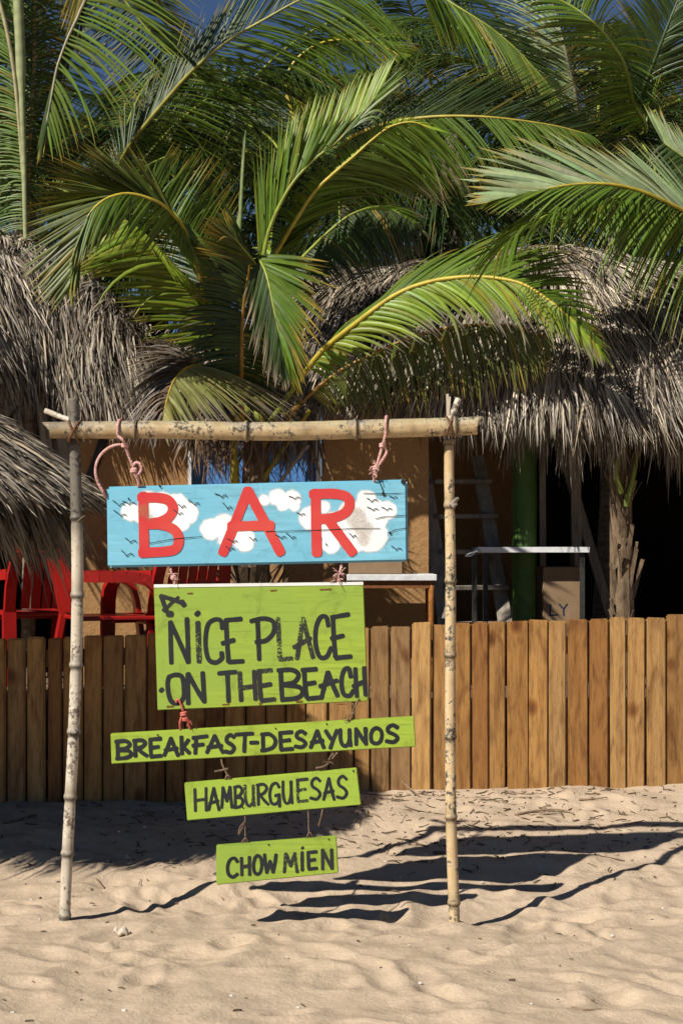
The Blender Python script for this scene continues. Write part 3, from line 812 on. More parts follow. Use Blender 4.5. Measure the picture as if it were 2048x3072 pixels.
pfrond(ys, [(82, 800, 10.74), (84, 640, 10.72), (88, 480, 10.7), (96, 330, 10.68), (103, 200, 10.66), (105, 60, 10.64), (106, -120, 10.62)],
    [side([(0.3, -80, -30, 0.06), (0.7, -90, -50, 0.06), (1, -40, -70, 0)], 50, GREEN, sag=0.12, tilt=25),
     side([(0.3, 110, 0, 0.1), (0.7, 130, -40, 0.1), (1, 60, -70, 0)], 56, DGREEN, sag=0.12, tilt=25)],
    r0=0.012, r1=0.011, rcol=(0.30, 0.20, 0.05), width=0.03, seed=306, n=50)
pfrond(pl, [(-170, -420, 10.9), (40, -480, 10.3), (200, -300, 10.0), (262, -60, 9.9), (240, 35, 9.9), (212, 95, 9.9), (188, 155, 9.9), (170, 210, 9.9), (155, 290, 9.9), (140, 370, 9.9)],
    [side([(0.3, 300, 40, 0.1), (0.5, 420, 80, 0.1), (0.62, 390, 110, 0.05), (0.72, 330, 190, 0), (0.8, 270, 230, -0.03), (0.87, 150, 220, -0.03), (0.93, 60, 190, 0), (1, 25, 120, 0)], 46, GREEN, tip=YELL, split=0.98, sag=0.16, fwd=-0.04, tilt=0, wk=1.1, jit=0.03),
     side([(0.5, -90, 150, 0.1), (0.7, -70, 200, 0.1), (0.85, -50, 220, 0.1), (1, -20, 140, 0)], 40, DGREEN, tip=YELL, sag=0.05, tilt=-20, wk=1.5)],
    r0=0.024, r1=0.005, rcol=RGRY, width=0.032, seed=302, n=60)
for k, (x1, y1, x2, y2, x3, y3) in enumerate([(150, -300, 420, 40, 560, 330), (200, -200, 480, 130, 720, 330), (60, -200, 130, 200, 40, 560), (-60, 0, -10, 350, -60, 700)]):
    pfrond(pl, [(-170, -420, 11.2), (x1, y1, 11.3), (x2, y2, 11.4), (x3, y3, 11.5)],
        [side([(0.2, 170, 60, 0.1), (0.6, 230, 90, 0.1), (1, 80, 100, 0)], 70, DGREEN, sag=0.1, tilt=25), side([(0.2, -150, 90, 0.1), (0.6, -180, 130, 0.1), (1, -50, 110, 0)], 70, DGREEN, sag=0.1, tilt=25)],
        r0=0.016, r1=0.004, rcol=RGRN, width=0.034, seed=310 + k)

# ------------------------------------------------------------------ palm behind on the left, throwing a frond up to the right
pm = gpalm('coconut_palm', 300, 11.9, 'coconut palm behind the left thatch with a frond rising to the upper right', 640, seed=2)
Km = (320, 640, 11.9)
pfrond(pm, [(320, 640, 11.9), (350, 520, 11.6), (390, 438, 11.3), (438, 373, 11.1), (499, 299, 11.0), (577, 212, 10.9), (680, 125, 10.8), (790, 60, 10.75), (910, -5, 10.7), (1040, -50, 10.7)],
    [side([(0.12, 170, 170, -0.05), (0.3, 290, 190, -0.1), (0.5, 380, 180, -0.1), (0.7, 400, 220, -0.1), (0.9, 330, 260, -0.05), (1, 150, 150, 0)], 96, GREEN, tip=YELL, split=0.98, sag=0.14, fwd=0.04, tilt=34, wk=1.1),
     side([(0.12, -60, -90, 0.1), (0.35, 60, -230, 0.15), (0.6, 120, -260, 0.15), (0.85, 150, -210, 0.1), (1, 80, -80, 0)], 70, DGREEN, tip=YELL, sag=0.06, tilt=30)],
    r0=0.022, r1=0.004, rcol=(0.30, 0.28, 0.06), width=0.036, seed=401, n=56)
for k, (az, el, L) in enumerate([(-1.4, 0.9, 2.6), (-0.9, 0.5, 2.4), (1.6, 0.5, 2.6), (2.2, 0.8, 2.2), (0.3, 1.2, 2.4), (-2.4, 0.7, 2.0), (1.2, 0.15, 2.3), (0.9, 0.9, 2.6), (-1.7, 0.25, 2.2)]):
    wild_frond(pm, P(*Km), az, el, L, 420 + k, [FARG, DGREEN][k % 2], 62, leaf=0.5, width=0.034)

# ------------------------------------------------------------------ palm behind in the middle with a long level arch
pc = gpalm('coconut_palm', 1010, 12.0, 'coconut palm behind the middle with a long level frond arching right', 560, seed=4)
pfrond(pc, [(1000, 560, 11.9), (1010, 480, 11.5), (1045, 418, 11.0), (1114, 386, 10.8), (1190, 363, 10.7), (1287, 351, 10.6), (1370, 348, 10.55), (1460, 351, 10.5), (1557, 361, 10.5), (1667, 378, 10.5), (1760, 402, 10.5)],
    [side([(0.15, 120, -150, 0.1), (0.35, 230, -190, 0.1), (0.6, 270, -160, 0.1), (0.85, 190, -90, 0.05), (1, 70, -10, 0)], 100, DGREEN, tip=YELL, split=0.95, sag=0.03, tilt=45),
     side([(0.12, 130, 190, -0.1), (0.35, 170, 240, -0.1), (0.6, 150, 210, -0.1), (0.85, 110, 140, -0.05), (1, 50, 40, 0)], 100, GREEN, tip=YELL, split=0.92, sag=0.06, tilt=32)],
    r0=0.02, r1=0.003, rcol=(0.40, 0.32, 0.05), width=0.034, seed=501, n=56)
pfrond(pc, [(1000, 560, 11.9), (900, 400, 11.9), (860, 230, 11.9), (960, 130, 11.9), (1120, 130, 11.9), (1250, 200, 11.9)],
    [side([(0.2, 120, -120, 0.1), (0.6, 200, -60, 0.1), (1, 80, 60, 0)], 70, YGREEN, sag=0.1, tilt=30), side([(0.2, 100, 120, 0.1), (0.6, 80, 220, 0.1), (1, 30, 110, 0)], 70, GREEN, sag=0.1, tilt=30)],
    r0=0.016, r1=0.004, rcol=RYEL, width=0.033, seed=502)
for k, (az, el, L) in enumerate([(-1.6, 0.5, 2.4), (-1.3, 0.05, 2.2), (1.5, 0.1, 2.4), (1.7, 0.7, 2.6), (2.6, 0.2, 1.6), (-2.2, 0.3, 2.0), (0.2, 1.1, 2.2), (1.1, -0.2, 2.0), (-1.2, -0.3, 1.9), (3.1, 0.0, 1.4)]):
    wild_frond(pc, P(1000, 560, 11.9), az, el, L, 520 + k, [DGREEN, FARG][k % 2], 62, leaf=0.46, width=0.034)

# ------------------------------------------------------------------ palms at upper right
pr = gpalm('coconut_palm', 1790, 11.8, 'coconut palm at the upper right with upright and hanging fronds', 470, seed=6)
Kr = (1790, 470, 11.8)
pfrond(pr, [(1790, 470, 11.8), (1752, 400, 11.4), (1733, 320, 11.2), (1715, 233, 11.1), (1693, 145, 11.0), (1671, 60, 11.0), (1640, -40, 11.0)],
    [side([(0.1, -120, -30, 0.05), (0.4, -190, -70, 0.05), (0.7, -230, -110, 0.05), (1, -120, -110, 0)], 66, GLAUC, tip=GREEN, sag=0.08, tilt=30),
     side([(0.1, 120, -50, 0.1), (0.5, 160, -60, 0.1), (1, 70, -110, 0)], 66, DGREEN, sag=0.1, tilt=30)],
    r0=0.018, r1=0.004, rcol=RGRY, width=0.034, seed=601)
pfrond(pr, [(1790, 470, 11.8), (1930, 400, 11.3), (1905, 318, 10.9), (1888, 246, 10.7), (1864, 175, 10.5), (1812, 101, 10.4), (1777, 66, 10.3), (1733, 31, 10.3), (1667, -5, 10.3), (1580, -35, 10.3)],
    [side([(0.3, -130, 70, 0), (0.5, -170, 60, -0.05), (0.62, -180, -10, 0), (0.8, -200, 10, 0), (1, -80, 20, 0)], 48, GREEN, tip=YELL, sag=0.1, tilt=20, wk=1.5),
     side([(0.3, 60, -170, 0.1), (0.5, 60, 110, 0.0), (0.62, 150, 90, 0), (0.8, 80, -150, 0.1), (1, 10, -80, 0)], 48, GREEN, tip=YELL, sag=0.1, tilt=20, wk=1.5)],
    r0=0.02, r1=0.005, rcol=(0.24, 0.30, 0.05), width=0.034, seed=602, n=50)
pfrond(pr, [(1790, 470, 11.8), (1500, 60, 12.2), (1250, -160, 11.6), (1230, -120, 11.2), (1300, -30, 11.0), (1417, 48, 10.9), (1480, 90, 10.9), (1560, 160, 10.9), (1640, 250, 10.9)],
    [side([(0.4, 80, 330, -0.1), (0.6, 130, 330, -0.1), (0.8, 130, 260, -0.1), (1, 60, 120, 0)], 84, GREEN, tip=YELL, split=0.95, sag=0.06, tilt=30, wk=1.2, yel=0.1),
     side([(0.4, 230, -20, 0.1), (0.6, 290, 10, 0.1), (0.8, 230, 40, 0.1), (1, 90, 70, 0)], 60, DGREEN, sag=0.06, tilt=30)],
    r0=0.018, r1=0.004, rcol=RGRN, width=0.033, seed=603, n=60)
pfrond(pr, [(1790, 470, 11.8), (1850, 430, 11.6), (1930, 260, 11.4), (2000, 80, 11.3), (2080, -120, 11.3)],
    [side([(0.15, -60, -160, -0.1), (0.5, -130, -160, -0.1), (1, -70, -100, 0)], 60, DGREEN, sag=0.04, tilt=12, wk=1.7),
     side([(0.15, 120, -60, -0.1), (0.5, 170, -50, -0.1), (1, 60, -90, 0)], 60, DGREEN, sag=0.04, tilt=12, wk=1.7)], r0=0.02, r1=0.005, rcol=DGREEN, width=0.034, seed=604)
for k, (az, el, L) in enumerate([(-1.5, 0.4, 2.4), (-1.2, -0.1, 2.0), (1.5, 0.2, 2.2), (1.8, 0.9, 2.6), (2.6, 0.4, 1.8), (-2.2, 0.6, 2.2), (0.2, 1.2, 2.2), (-1.0, 1.0, 2.6), (3.0, 0.1, 1.6), (1.3, -0.4, 1.8)]):
    wild_frond(pr, P(*Kr), az, el, L, 620 + k, [DGREEN, FARG][k % 2], 62, leaf=0.46, width=0.034)

# far palms closing the view
for k, (px_, d, top) in enumerate([(600, 15.0, 420), (1290, 15.5, 330), (2050, 14.5, 380), (60, 14.5, 520)]):
    lab = ['far coconut palm coloured dark as if shaded, left of the middle', 'far coconut palm coloured dark as if shaded, right of the middle', 'far coconut palm coloured dark as if shaded, at the right edge', 'far coconut palm coloured dark as if shaded, at the left edge'][k]
    o = gpalm('coconut_palm', px_, d, lab, top, 0.14, 0.10, 0.15, 10 + k)
    c_ = P(px_ + 20, top, d)
    for q in range(13):
        az = q * 2.399 + k
        el = 0.7 - 1.15 * (q / 13.0) + 0.1 * math.sin(q * 3)
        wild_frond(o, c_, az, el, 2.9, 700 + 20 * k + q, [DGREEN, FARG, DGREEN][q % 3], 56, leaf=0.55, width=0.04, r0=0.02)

# broad-leaved trees far behind
def broadleaf(px_, d, cy, rx, rz, label, seed):
    r = np.random.default_rng(seed)
    x = (px_ - 1024) / F * d
    z = gz(x, d)
    o = empty('broadleaf_tree', (x, d, z), label, 'tree', 'broad-leaved trees behind the palms')
    c = P(px_, cy, d)
    trunk(o, (x, d, z - 0.1), c, 0.16, 0.06, 'bark', 24, 0.1, seed)
    n = 5200
    u = nrm(r.normal(0, 1, (n, 3))) * (r.random(n) ** 0.45)[:, None]
    cl = nrm(r.normal(0, 1, (26, 3))) * 0.75
    near = cl[r.integers(0, 26, n)]
    q = u * 0.33 + near
    A = c[None] + q * np.array([rx, rx * 0.7, rz])[None]
    dirv = nrm(r.normal(0, 1, (n, 3)) + np.array([0, -0.2, -0.3]))
    L = r.uniform(0.07, 0.15, n)
    C = A + dirv * L[:, None]
    ca = np.array((0.05, 0.09, 0.02))[None] * r.uniform(0.6, 1.6, n)[:, None]
    v, f, cc = ribbons(A, (A + C) / 2 + np.array([0, 0, 0.015]), C, L * 0.5, nrm(r.normal(0, 1, (n, 3)) + np.array([0, -0.5, 0.9])), ca, ca, np.full(n, 2.0), 3, 0.2, 0.2, 2.0)
    tag(mesh_np('crown', v, f, M['leaf'], o, cc), kind='stuff')
broadleaf(640, 17.0, 640, 2.4, 1.5, 'dark leafy tree glimpsed behind the palms left of centre', 31)
broadleaf(1330, 17.5, 760, 2.6, 1.5, 'dark leafy tree glimpsed behind the palms right of centre', 32)
broadleaf(2000, 17.0, 640, 2.0, 1.4, 'dark leafy tree glimpsed behind the palms at the right edge', 33)
broadleaf(40, 17.2, 800, 2.0, 1.3, 'dark leafy tree glimpsed behind the palms at the left edge', 34)

# ------------------------------------------------------------------ thatch
TCOL = np.array([(0.33, 0.28, 0.23), (0.44, 0.385, 0.32), (0.20, 0.165, 0.13), (0.52, 0.44, 0.34), (0.10, 0.078, 0.06), (0.38, 0.305, 0.215), (0.06, 0.045, 0.034)])
def strips(S, n, u, v, dv, drift, L, W, seed, lift=0.02, hang=0.0, K=4, jit=0.18, sag=0.0, bright=1.0):
    r = np.random.default_rng(seed)
    e = 0.01
    p = S(u, v); pu = S(u + e, v); pv = S(u, v + e)
    du = (pu - p) / e; dvv = (pv - p) / e
    N = nrm(np.cross(du, dvv))
    s = np.sign(N @ np.array([0, -1.0, 0.6])); s[s == 0] = 1
    N *= s[:, None]
    bun = vnoise(u * 34, v * 7 + 5, seed)
    dirn = nrm(nrm(dvv) + nrm(du) * (drift + r.normal(0, jit, n) + 0.7 * vnoise(u * 22, v * 5, seed + 1))[:, None])
    ln = L * r.uniform(0.6, 1.3, n)
    A = p + N * (r.uniform(0.0, 0.05, n) + 0.05 * (bun + 0.3))[:, None]
    C = A + dirn * ln[:, None] + N * (r.normal(lift, 0.02, n))[:, None] + np.array([0, 0, -1.0]) * (sag * ln * r.uniform(0.3, 1.2, n))[:, None] + np.array([0, 0, -hang])
    B = A + dirn * ln[:, None] * 0.5 + N * (r.normal(lift * 1.2, 0.015, n))[:, None]
    ca = TCOL[r.integers(0, len(TCOL), n)] * (r.uniform(0.7, 1.25, n) * (1 + 0.7 * bun))[:, None] * bright
    NN = nrm(N + r.normal(0, 0.38, (n, 3)))
    return ribbons(A, B, C, W * r.uniform(0.5, 1.5, n), NN, ca, ca * r.uniform(0.6, 1.1, n)[:, None], np.full(n, 0.7), K, 0.5, 0.6, 2.0)

def curve_fn(pts):
    """pts of (px,py,d) -> f(u in 0..1)"""
    c = catmull(PP(pts), 80)
    t = np.linspace(0, 1, 80)
    return lambda u: np.stack([np.interp(np.clip(u, -0.02, 1.02), t, c[:, k]) for k in range(3)], -1)

def roof(root, top, eave, bulge, back, seed, n1, n2, drift, L=0.42, W=0.02, fringe=0.3, tuck=(0.3, 0.15)):
    ft, fe = curve_fn(top), curve_fn(eave)
    def S(u, v):
        u = np.asarray(u, float); v = np.asarray(v, float)
        a, b = ft(u), fe(u)
        vv = np.minimum(v, 1.0)[:, None]
        p = a * (1 - vv) + b * vv
        p = p + np.array([0, -0.55, 0.8])[None] * (bulge * np.sin(np.pi * np.clip(v, 0, 1)))[:, None]
        p = p + np.array([0, 0, -1.0])[None] * (np.maximum(v - 1.0, 0))[:, None]
        return p
    nu, nv = 40, 14
    U, V = np.meshgrid(np.linspace(0, 1, nu), np.linspace(0, 1.0, nv))
    g = S(U.ravel(), V.ravel()).reshape(nv, nu, 3)
    under = g + np.array([0, 0.12, -0.06])
    bk = (g[0] + np.array([0, back, -0.25]))[None]  # unseen rear sheet, added to block light and keep the interior dark
    G = np.concatenate([bk, g, under[::-1]], 0)
    m = G.shape[0]
    i = np.arange(m - 1)[:, None] * nu; j = np.arange(nu - 1)[None]
    f = np.stack([i + j, i + j + 1, i + nu + j + 1, i + nu + j], -1).reshape(-1, 4)
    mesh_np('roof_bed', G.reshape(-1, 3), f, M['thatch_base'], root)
    r = np.random.default_rng(seed)
    u = r.random(n1); v = r.random(n1) ** 0.9 * 1.0 - 0.02
    dr = drift(u)
    a = strips(S, n1, u, v, 0.1, dr, L, W, seed, 0.03, K=4, sag=0.12)
    tag(mesh_np('thatch', a[0], a[1], M['thatch'], root, a[2]), kind='stuff')
    u = r.random(n2); v = r.uniform(0.86, 1.0, n2)
    p = S(u, v)
    inner = r.random(n2) < tuck[0]
    A = p + np.stack([r.normal(0, 0.02, n2), np.where(inner, r.uniform(0.06, tuck[1], n2), r.normal(0, 0.04, n2)), r.normal(0.0, 0.02, n2) - 0.05 * inner], -1)
    hl = fringe(u) * r.uniform(0.45, 1.15, n2) if callable(fringe) else fringe * r.uniform(0.45, 1.15, n2)
    hl = hl * np.where(inner, 1.0, 0.72) * (1 + 0.7 * vnoise(u * 45, u * 0 + 3, seed))
    C = A + np.stack([r.normal(0.01, 0.045, n2) + 0.06 * vnoise(u * 60, u * 0 + 9, seed), r.normal(-0.01, 0.03, n2), -hl], -1)
    B = (A + C) / 2 + np.stack([r.normal(0, 0.012, n2), r.normal(-0.03, 0.02, n2), hl * 0.1], -1)
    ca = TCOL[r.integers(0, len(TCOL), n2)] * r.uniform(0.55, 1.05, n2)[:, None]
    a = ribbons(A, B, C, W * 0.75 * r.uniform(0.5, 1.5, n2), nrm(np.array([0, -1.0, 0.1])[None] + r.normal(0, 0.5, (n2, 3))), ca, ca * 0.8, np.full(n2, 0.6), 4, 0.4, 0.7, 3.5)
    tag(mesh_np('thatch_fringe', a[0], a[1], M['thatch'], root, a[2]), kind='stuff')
    return S

rl = empty('thatched_roof', P(0, 1100, 10.1), 'grey palm-thatched hut roof at the left behind the palm', 'thatched roof')
roof(rl, [(-420, 640, 11.3), (-160, 670, 11.2), (0, 715, 11.1), (110, 735, 11.0), (210, 800, 10.9), (290, 885, 10.75), (345, 960, 10.6), (385, 1040, 10.45)],
     [(-420, 1010, 9.4), (-160, 1030, 9.6), (0, 1060, 9.95), (110, 1080, 10.15), (210, 1095, 10.2), (290, 1100, 10.2), (350, 1105, 10.2), (410, 1125, 10.22)],
     0.16, 3.6, 41, 9000, 2600, lambda u: 0.10 + 0.25 * u, 0.40, 0.0155, lambda u: np.interp(u, [0, 0.5, 0.8, 1], [0.3, 0.27, 0.26, 0.2]))
rr = empty('thatched_roof', P(1600, 1150, 9.9), 'grey palm-thatched bar roof at the right with a long hanging fringe', 'thatched roof')
roof(rr, [(930, 905, 11.0), (1050, 855, 11.0), (1200, 835, 11.0), (1400, 800, 11.0), (1560, 765, 10.8), (1720, 768, 10.7), (1860, 800, 10.6), (2048, 850, 10.45), (2300, 960, 10.3)],
     [(870, 1110, 10.18), (1000, 1100, 10.18), (1200, 1110, 10.16), (1330, 1125, 10.12), (1450, 1135, 10.02), (1560, 1145, 9.88), (1720, 1160, 9.66), (1860, 1170, 9.56), (2048, 1180, 9.5), (2300, 1220, 9.6)],
     0.2, 4.0, 42, 16000, 7500, lambda u: np.interp(u, [0, 0.5, 0.65, 1], [-0.6, 0.05, 0.45, 0.55]), 0.40, 0.0135, lambda u: np.interp(u, [0, 0.28, 0.42, 0.6, 0.75, 1], [0.28, 0.3, 0.38, 0.38, 0.38, 0.38]), tuck=(0.75, 0.42))
# narrow eave linking the two over the wall
re_ = empty('thatched_eave', P(560, 1290, 10.2), 'low strip of ragged thatch over the ochre wall and blue window', 'thatched roof')
roof(re_, [(200, 1000, 11.1), (400, 1010, 11.1), (700, 1020, 11.1), (1000, 1010, 11.1), (1330, 1010, 11.1)],
     [(200, 1180, 10.2), (400, 1190, 10.2), (700, 1195, 10.2), (1000, 1195, 10.2), (1330, 1190, 10.2)],
     0.05, 2.6, 43, 1200, 620, lambda u: 0.0 * u, 0.24, 0.012, lambda u: 0.17 + 0.1 * np.sin(u * 40) ** 2)

# ------------------------------------------------------------------ thatched beach umbrella at the left
ux, ud = -2.50, 7.73
um = empty('beach_umbrella', (ux, ud, gz(ux, ud)), 'thatched palm-leaf beach umbrella entering the frame at the left', 'beach umbrella')
MBp = MB().tube(catmull([(ux, ud, gz(ux, ud) - 0.3), (ux, ud, 2.62)], 12), 0.055, 12)
MBp.build('pole', M['grey_wood'], um, smooth=True)
def SU(u, v):
    a = np.asarray(u, float) * 2 * np.pi; v = np.asarray(v, float)
    rad = 1.24 * v
    return np.stack([ux + rad * np.cos(a), ud + rad * np.sin(a), 2.57 - 0.64 * rad + 0.05 * np.sin(np.pi * v)], -1)
nu, nv = 48, 10
U, V = np.meshgrid(np.linspace(0, 1, nu), np.linspace(0.02, 0.97, nv))
g = SU(U.ravel(), V.ravel()).reshape(nv, nu, 3)
G = np.concatenate([g, (g - np.array([0, 0, 0.09]))[::-1]], 0)
i = np.arange(G.shape[0] - 1)[:, None] * nu; j = np.arange(nu - 1)[None]
mesh_np('roof_bed', G.reshape(-1, 3), np.stack([i + j, i + j + 1, i + nu + j + 1, i + nu + j], -1).reshape(-1, 4), M['thatch_base'], um)
def ustrips(n, v0, v1, seed, L, W, lift, sag, bright=1.0, dz=0.0, u0=0.0, u1=1.0):
    r = np.random.default_rng(seed)
    u = r.uniform(u0, u1, n); v = np.sqrt(r.uniform(v0 ** 2, v1 ** 2, n))
    p = SU(u, v); e = 0.01
    rad = nrm(SU(u, v + e) - p); tan = nrm(SU(u + e, v) - p)
    N = nrm(np.cross(tan, rad)); N *= np.where(N[:, 2] < 0, -1, 1)[:, None]
    dirn = nrm(rad + tan * r.normal(0, 0.16, n)[:, None])
    ln = L * r.uniform(0.6, 1.3, n)
    A = p + N * r.uniform(0, 0.06, n)[:, None] + np.array([0, 0, dz])
    C = A + dirn * ln[:, None] + N * r.normal(lift, 0.02, n)[:, None] - np.array([0, 0, 1.0])[None] * (sag * ln * r.uniform(0.4, 1.4, n))[:, None]
    B = A + dirn * ln[:, None] * 0.5 + N * r.normal(lift * 1.5, 0.012, n)[:, None]
    ca = TCOL[r.integers(0, len(TCOL), n)] * r.uniform(0.75, 1.3, n)[:, None] * bright
    return ribbons(A, B, C, W * r.uniform(0.5, 1.4, n), nrm(N + r.normal(0, 0.4, (n, 3))), ca, ca * 0.85, np.full(n, 0.7), 4, 0.4, 0.6, 3.5)
a = ustrips(2600, 0.05, 0.9, 51, 0.30, 0.020, 0.03, 0.0)
tag(mesh_np('thatch', a[0], a[1], M['thatch'], um, a[2]), kind='stuff')
a = ustrips(6500, 0.45, 1.0, 54, 0.24, 0.012, 0.02, 0.03, 1.0, 0, -0.16, 0.13)
tag(mesh_np('thatch', a[0], a[1], M['thatch'], um, a[2]), kind='stuff')
a = ustrips(3000, 0.88, 0.99, 52, 0.16, 0.012, -0.03, 0.7, 0.8, -0.09)
tag(mesh_np('thatch_fringe', a[0], a[1], M['thatch'], um, a[2]), kind='stuff')
a = ustrips(3000, 0.76, 0.96, 53, 0.19, 0.013, -0.05, 0.85, 0.7, -0.15)
tag(mesh_np('thatch_fringe', a[0], a[1], M['thatch'], um, a[2]), kind='stuff')

# ------------------------------------------------------------------ the hut wall with the blue window
def slab(name, x0, x1, y0, y1, d, th, mat, parent, bevel=0):
    """box between photo columns x0..x1 and rows y0 (top)..y1 (bottom), front face at depth d"""
    a = P(x0, y1, d); b = P(x1, y0, d)
    return MB().box((a[0], d, a[2]), (b[0], d + th, b[2])).build(name, mat, parent, bevel=bevel)
wall = empty('hut_wall', (P(760, 0, 10.4)[0], D_WALL, 0.2), 'ochre plastered hut wall with a blue window behind the bar sign', 'wall')
slab('wall_panel', 232, 566, 1120, 2260, D_WALL, 0.16, M['stucco'], wall)
slab('wall_panel', 964, 1285, 1120, 2260, D_WALL, 0.16, M['stucco'], wall)
slab('wall_panel', 566, 964, 1620, 2260, D_WALL + 0.002, 0.156, M['stucco'], wall)
slab('wall_panel', 566, 964, 1120, 1180, D_WALL + 0.002, 0.156, M['stucco'], wall)
win = slab('window', 572, 958, 1190, 1615, D_WALL + 0.07, 0.03, M['blue'], wall)
for x0, x1, y0, y1 in ((564, 574, 1184, 1618), (948, 962, 1184, 1618)):
    fo = slab('window_frame', x0, x1, y0, y1, D_WALL - 0.012, 0.07, M['white_wood'], None)
    fo.parent = win
fo = slab('mullion', 760, 770, 1192, 1612, D_WALL + 0.055, 0.014, M['white_wood'], None); fo.parent = win

bw = empty('back_wall', (P(1450, 0, 11.7)[0], 11.7, 0.2), 'shaded ochre wall behind the wooden stairs at the right', 'wall')
slab('wall_panel', 1270, 1560, 900, 2260, 11.7, 0.15, M['stucco'], bw)
dw = empty('rear_wall', (1.4, 13.4, 0.2), 'rear wall deep inside the right-hand bar, coloured near black for shade, with an added side wall', 'wall')
slab('wall_panel', 1300, 2700, 900, 2260, 13.4, 0.15, M['shade_dark_wall'], dw)
dl = empty('rear_wall', (-2.4, 12.6, 0.2), 'rear wall deep inside the left-hand hut, coloured near black for shade, with an added side wall', 'wall')
slab('wall_panel', -700, 500, 900, 2260, 12.6, 0.15, M['shade_dark_wall'], dl)
MB().box((-3.3, 10.1, 0.2), (-3.15, 12.59, 3.2)).build('wall_panel', M['shade_dark_wall'], dl)  # unseen side wall, added to stop light entering from the left
MB().box((2.75, 9.9, 0.2), (2.9, 13.39, 3.2)).build('wall_panel', M['shade_dark_wall'], dw)  # unseen side wall, added to stop light entering from the right
# terrace floor
tf = MB().box((-5, 9.2, 0.0), (5, 14, 0.68)).build('terrace_floor', M['dirt'])
tag(tf, 'packed sand floor behind the fence', None, kind='structure')

# ------------------------------------------------------------------ fence
edges = [-100, -42, 21, 79, 137, 187, 250, 308, 373, 441, 496, 554, 615, 673, 738, 797, 857, 918, 985, 1059, 1110, 1170, 1234, 1295, 1352, 1414, 1466, 1518, 1584, 1644, 1701, 1766, 1827, 1881, 1938, 1998, 2060, 2120, 2180]
tops = [1918, 1917, 1916, 1914, 1913, 1912, 1911, 1910, 1903, 1898, 1908, 1905, 1902, 1900, 1897, 1894, 1891, 1888, 1884, 1880, 1878, 1882, 1867, 1871, 1868, 1865, 1864, 1862, 1860, 1860, 1857, 1855, 1852, 1850, 1850, 1846, 1843, 1840]
fence = empty('plank_fence', (0, D_FENCE, gz(0, D_FENCE)), 'low fence of upright brown planks standing in the sand behind the signs', 'fence')
rf = random.Random(3)
for k in range(len(edges) - 1):
    g0 = 5.5 if k == 4 else rf.uniform(2.0, 6.0)
    a = P(edges[k] + g0 / 2, tops[k], D_FENCE); b = P(edges[k + 1] - rf.uniform(2.0, 6.0) / 2, tops[k], D_FENCE)
    if k == 4: b = P(edges[k + 1] - 1, tops[k], D_FENCE); a = P(edges[k] + 8, tops[k], D_FENCE)
    dy = rf.uniform(-0.007, 0.007); th = rf.uniform(0.035, 0.05)
    zb = gz((a[0] + b[0]) / 2, D_FENCE) - 0.25
    zt = a[2] + rf.uniform(-0.006, 0.006)
    bm = bmesh.new()
    tw = rf.uniform(-0.006, 0.006); ln = rf.uniform(-0.004, 0.004); sl_ = rf.uniform(-0.005, 0.005)
    vv = [bm.verts.new(q) for q in [(a[0] + ln, dy + tw, zb), (b[0] + ln, dy - tw, zb), (b[0] + ln, dy + th, zb), (a[0] + ln, dy + th, zb),
                                    (a[0], dy + tw, zt), (b[0], dy - tw, zt + sl_), (b[0], dy + th, zt + sl_), (a[0], dy + th, zt)]]
    for q in ((0, 3, 2, 1), (4, 5, 6, 7), (0, 1, 5, 4), (1, 2, 6, 5), (2, 3, 7, 6), (3, 0, 4, 7)): bm.faces.new([vv[i] for i in q])
    bmesh.ops.bevel(bm, geom=list(bm.edges), offset=rf.uniform(0.004, 0.009), segments=2, affect='EDGES', clamp_overlap=True)
    o = mesh_bm('plank', bm, M['plank'], fence)
    for v_ in o.data.vertices: v_.co.y += D_FENCE
z0 = gz(-2, D_FENCE); 
MB().bar((-2.4, D_FENCE + 0.075, P(0, 1990, D_FENCE)[2]), (2.4, D_FENCE + 0.075, P(2048, 1920, D_FENCE)[2]), 0.05, 0.09).build('rail', M['plank'], fence)
MB().bar((-2.4, D_FENCE + 0.075, P(0, 2320, D_FENCE)[2]), (2.4, D_FENCE + 0.075, P(2048, 2255, D_FENCE)[2]), 0.05, 0.09).build('rail', M['plank'], fence)

